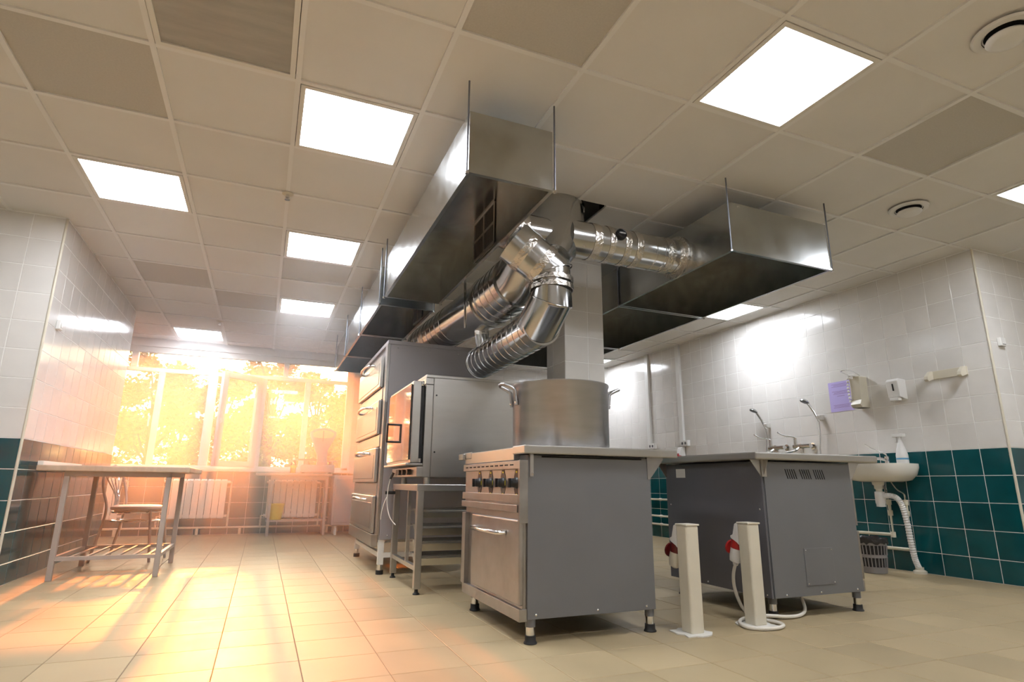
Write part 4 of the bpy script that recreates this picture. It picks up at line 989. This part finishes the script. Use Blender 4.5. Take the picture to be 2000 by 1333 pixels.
def tap_set(yt, ysh, zsh, label1, label2):
    t = thing('wall_mixer', label1, 'tap', (XR-.05, yt-.07, 1.0), 0, 'wall mixers')
    for y in (yt, yt-.15):
        obj('inlet', MB().cyl((XR-.001, y, 1.065), (XR-.06, y, 1.065), .017, n=14).cyl((XR-.001, y, 1.065), (XR-.012, y, 1.065), .032, n=18), 'chrome', t, smooth=True)
    bd = obj('mixer_body', MB().cyl((XR-.07, yt+.025, 1.065), (XR-.07, yt-.175, 1.065), .021, n=16).cyl((XR-.07, yt, 1.065), (XR-.07, yt, 1.15), .02, .017, n=16), 'chrome', t, smooth=True)
    obj('lever', MB().tube(smooth_path([(XR-.07, yt, 1.15), (XR-.08, yt+.03, 1.165), (XR-.11, yt+.10, 1.18), (XR-.13, yt+.15, 1.21)]), .006, n=8), 'chrome', bd, smooth=True)
    obj('lever_knob', MB().lathe([(.001, -.010), (.009, -.005), (.009, .005), (.001, .010)], (XR-.13, yt+.155, 1.214), n=10), 'chrome', bd, smooth=True)
    obj('spout', MB().tube(smooth_path([(XR-.07, yt-.05, 1.06), (XR-.12, yt-.03, 1.02), (XR-.22, yt+.0, 1.0), (XR-.24, yt, .985)]), .010, n=8), 'chrome', bd, smooth=True)
    s_ = thing('hand_shower', label2, 'shower', (XR-.05, ysh, zsh-.02), 0, 'hand showers')
    obj('wall_hook', MB().box(XR-.045, XR-.001, ysh-.018, ysh+.018, zsh-.025, zsh+.025).cyl((XR-.05, ysh, zsh-.02), (XR-.06, ysh, zsh+.02), .019, n=12), 'white_pl', s_, bevel=.003)
    hd_ = obj('grip', MB().tube([(XR-.055, ysh, zsh-.035), (XR-.075, ysh+.03, zsh+.06), (XR-.10, ysh+.07, zsh+.15)], [.009, .011, .012], n=12), 'chrome', s_, smooth=True)
    obj('spray_head', MB().lathe([(.001, .02), (.022, .017), (.043, .004), (.045, -.006), (.001, -.010)], (XR-.12, ysh+.085, zsh+.165), (.35, -.2, .9), 28), 'galv', hd_, smooth=True)
    obj('spray_face', MB().lathe([(.041, -.0065), (.038, -.012), (.001, -.013)], (XR-.12, ysh+.085, zsh+.165), (.35, -.2, .9), 28), 'black', hd_, smooth=True)
    obj('hose', MB().tube(smooth_path([(XR-.055, ysh, zsh-.035), (XR-.05, ysh+.005, zsh-.15), (XR-.055, ysh+.02, 1.02), (XR-.07, ysh+.03, .80), (XR-.08, yt-.08, .70), (XR-.08, yt-.075, 1.04)]), .006, n=8), 'chrome', s_, smooth=True)
tap_set(4.72, 4.78, 1.31, 'chrome wall mixer tap below the hand shower further from the lilac notice', 'chrome hand shower further from the lilac notice')
tap_set(4.40, 4.11, 1.33, 'chrome wall mixer tap nearer the lilac notice', 'chrome hand shower beside the lilac notice')
# conduits, sockets, pipes on the right wall
for k, (y, zb) in enumerate([(6.92, 1.24), (6.22, 1.24)]):
    t = thing('cable_trunking', ['white vertical cable trunking with twin socket, nearer the window wall', 'white vertical cable trunking above the red plug'][k], 'trunking', (XR-.02, y, zb-.06))
    obj('channel', MB().box(XR-.032, XR-.0005, y-.038, y+.038, zb, H), 'white_pl', t, bevel=.003)
    s_ = obj('socket_plate', MB().box(XR-.045, XR-.0005, y-.13, y+.02, zb-.075, zb), 'white_pl', t, bevel=.004)
    for yy in (y-.09, y-.03): obj('socket_hole', MB().cyl((XR-.046, yy, zb-.038), (XR-.044, yy, zb-.038), .018, n=14), 'grey_dk', s_)
rp = thing('wall_plug', 'white and red industrial plug on the right tiled wall', 'socket', (XR-.05, 6.23, 1.0))
obj('socket_body', MB().poly([(XR-.001, 6.19, 1.16), (XR-.001, 6.19, 1.03), (XR-.10, 6.19, 1.05), (XR-.06, 6.19, 1.15)], (0, .08, 0)), 'white_pl', rp, bevel=.005)
obj('socket_lid', MB().lathe([(.001, 0), (.034, .0), (.038, .02), (.034, .05), (.001, .055)], (XR-.07, 6.23, 1.06), (-.5, 0, -1), 24), 'red_pl', rp, smooth=True)
wp = thing('water_pipes', 'cream water pipes clipped along the right tiled wall', 'pipe', (XR-.03, 6.5, .16))
for z in (.487, .272, .165):
    obj('pipe_run', MB().cyl((XR-.03, 4.95, z), (XR-.03, 8.75, z), .0135, n=12), 'cream', wp, smooth=True)
    for y in (5.6, 6.75, 7.9): obj('clip', MB().box(XR-.03, XR-.0005, y-.01, y+.01, z-.018, z+.018), 'white_pl', wp)
def small_box(name, label, cat, mb, extra=None):
    t = tag(obj(name, mb, 'white_pl', bevel=.004), label, cat); return t
t1 = thing('room_sensor', 'small white sensor box on the front of right tiled wall', 'sensor', (5.15, YR-.015, 1.74))
obj('case', MB().box(5.12, 5.185, YR-.028, YR-.0008, 1.735, 1.80), 'white_pl', t1, bevel=.005)
obj('slot', MB().box(5.135, 5.175, YR-.0295, YR-.028, 1.745, 1.750), 'grey_dk', t1)
t2 = thing('wall_switch', 'small white switch box high on the left tiled wall', 'switch', (XL+.015, 5.07, 1.74))
obj('case', MB().box(XL+.0008, XL+.028, 5.035, 5.105, 1.735, 1.805), 'white_pl', t2, bevel=.005)
obj('rocker', MB().box(XL+.028, XL+.032, 5.05, 5.09, 1.75, 1.79), 'white_pl', t2, bevel=.002)

# ------------------------------------------------------------------ scattering volume added for an orange glow around the window
if GLOW_HAZE > 0:
    hm = bpy.data.materials.new('added_glow_haze'); hm.use_nodes = True; nt = hm.node_tree
    nt.nodes.remove(nt.nodes['Principled BSDF'])
    vs_ = nt.nodes.new('ShaderNodeVolumeScatter'); vs_.inputs['Anisotropy'].default_value = .64
    tc = nt.nodes.new('ShaderNodeTexCoord'); mp = nt.nodes.new('ShaderNodeMapping'); gr = nt.nodes.new('ShaderNodeTexGradient'); gr.gradient_type = 'SPHERICAL'
    R_ = 5.6; c_ = Vector((-.3, 8.8, 1.3))
    mp.inputs['Location'].default_value = -c_/R_; mp.inputs['Scale'].default_value = (1/R_,)*3
    pw = nt.nodes.new('ShaderNodeMath'); pw.operation = 'POWER'; pw.inputs[1].default_value = 1.4
    ml = nt.nodes.new('ShaderNodeMath'); ml.operation = 'MULTIPLY'; ml.inputs[1].default_value = GLOW_HAZE
    nt.links.new(tc.outputs['Object'], mp.inputs[0]); nt.links.new(mp.outputs[0], gr.inputs[0]); nt.links.new(gr.outputs['Fac'], pw.inputs[0])
    nt.links.new(pw.outputs[0], ml.inputs[0]); nt.links.new(ml.outputs[0], vs_.inputs['Density'])
    nt.links.new(vs_.outputs[0], nt.nodes['Material Output'].inputs['Volume'])
    hz = obj('glow_haze', MB().box(-4.9, 7.4, -2.9, 9.12, -.2, 3.1), hm)
    hz['kind'] = 'stuff'; hz['label'] = 'added scattering volume making an orange glow around the window'; hz['category'] = 'glow_haze'
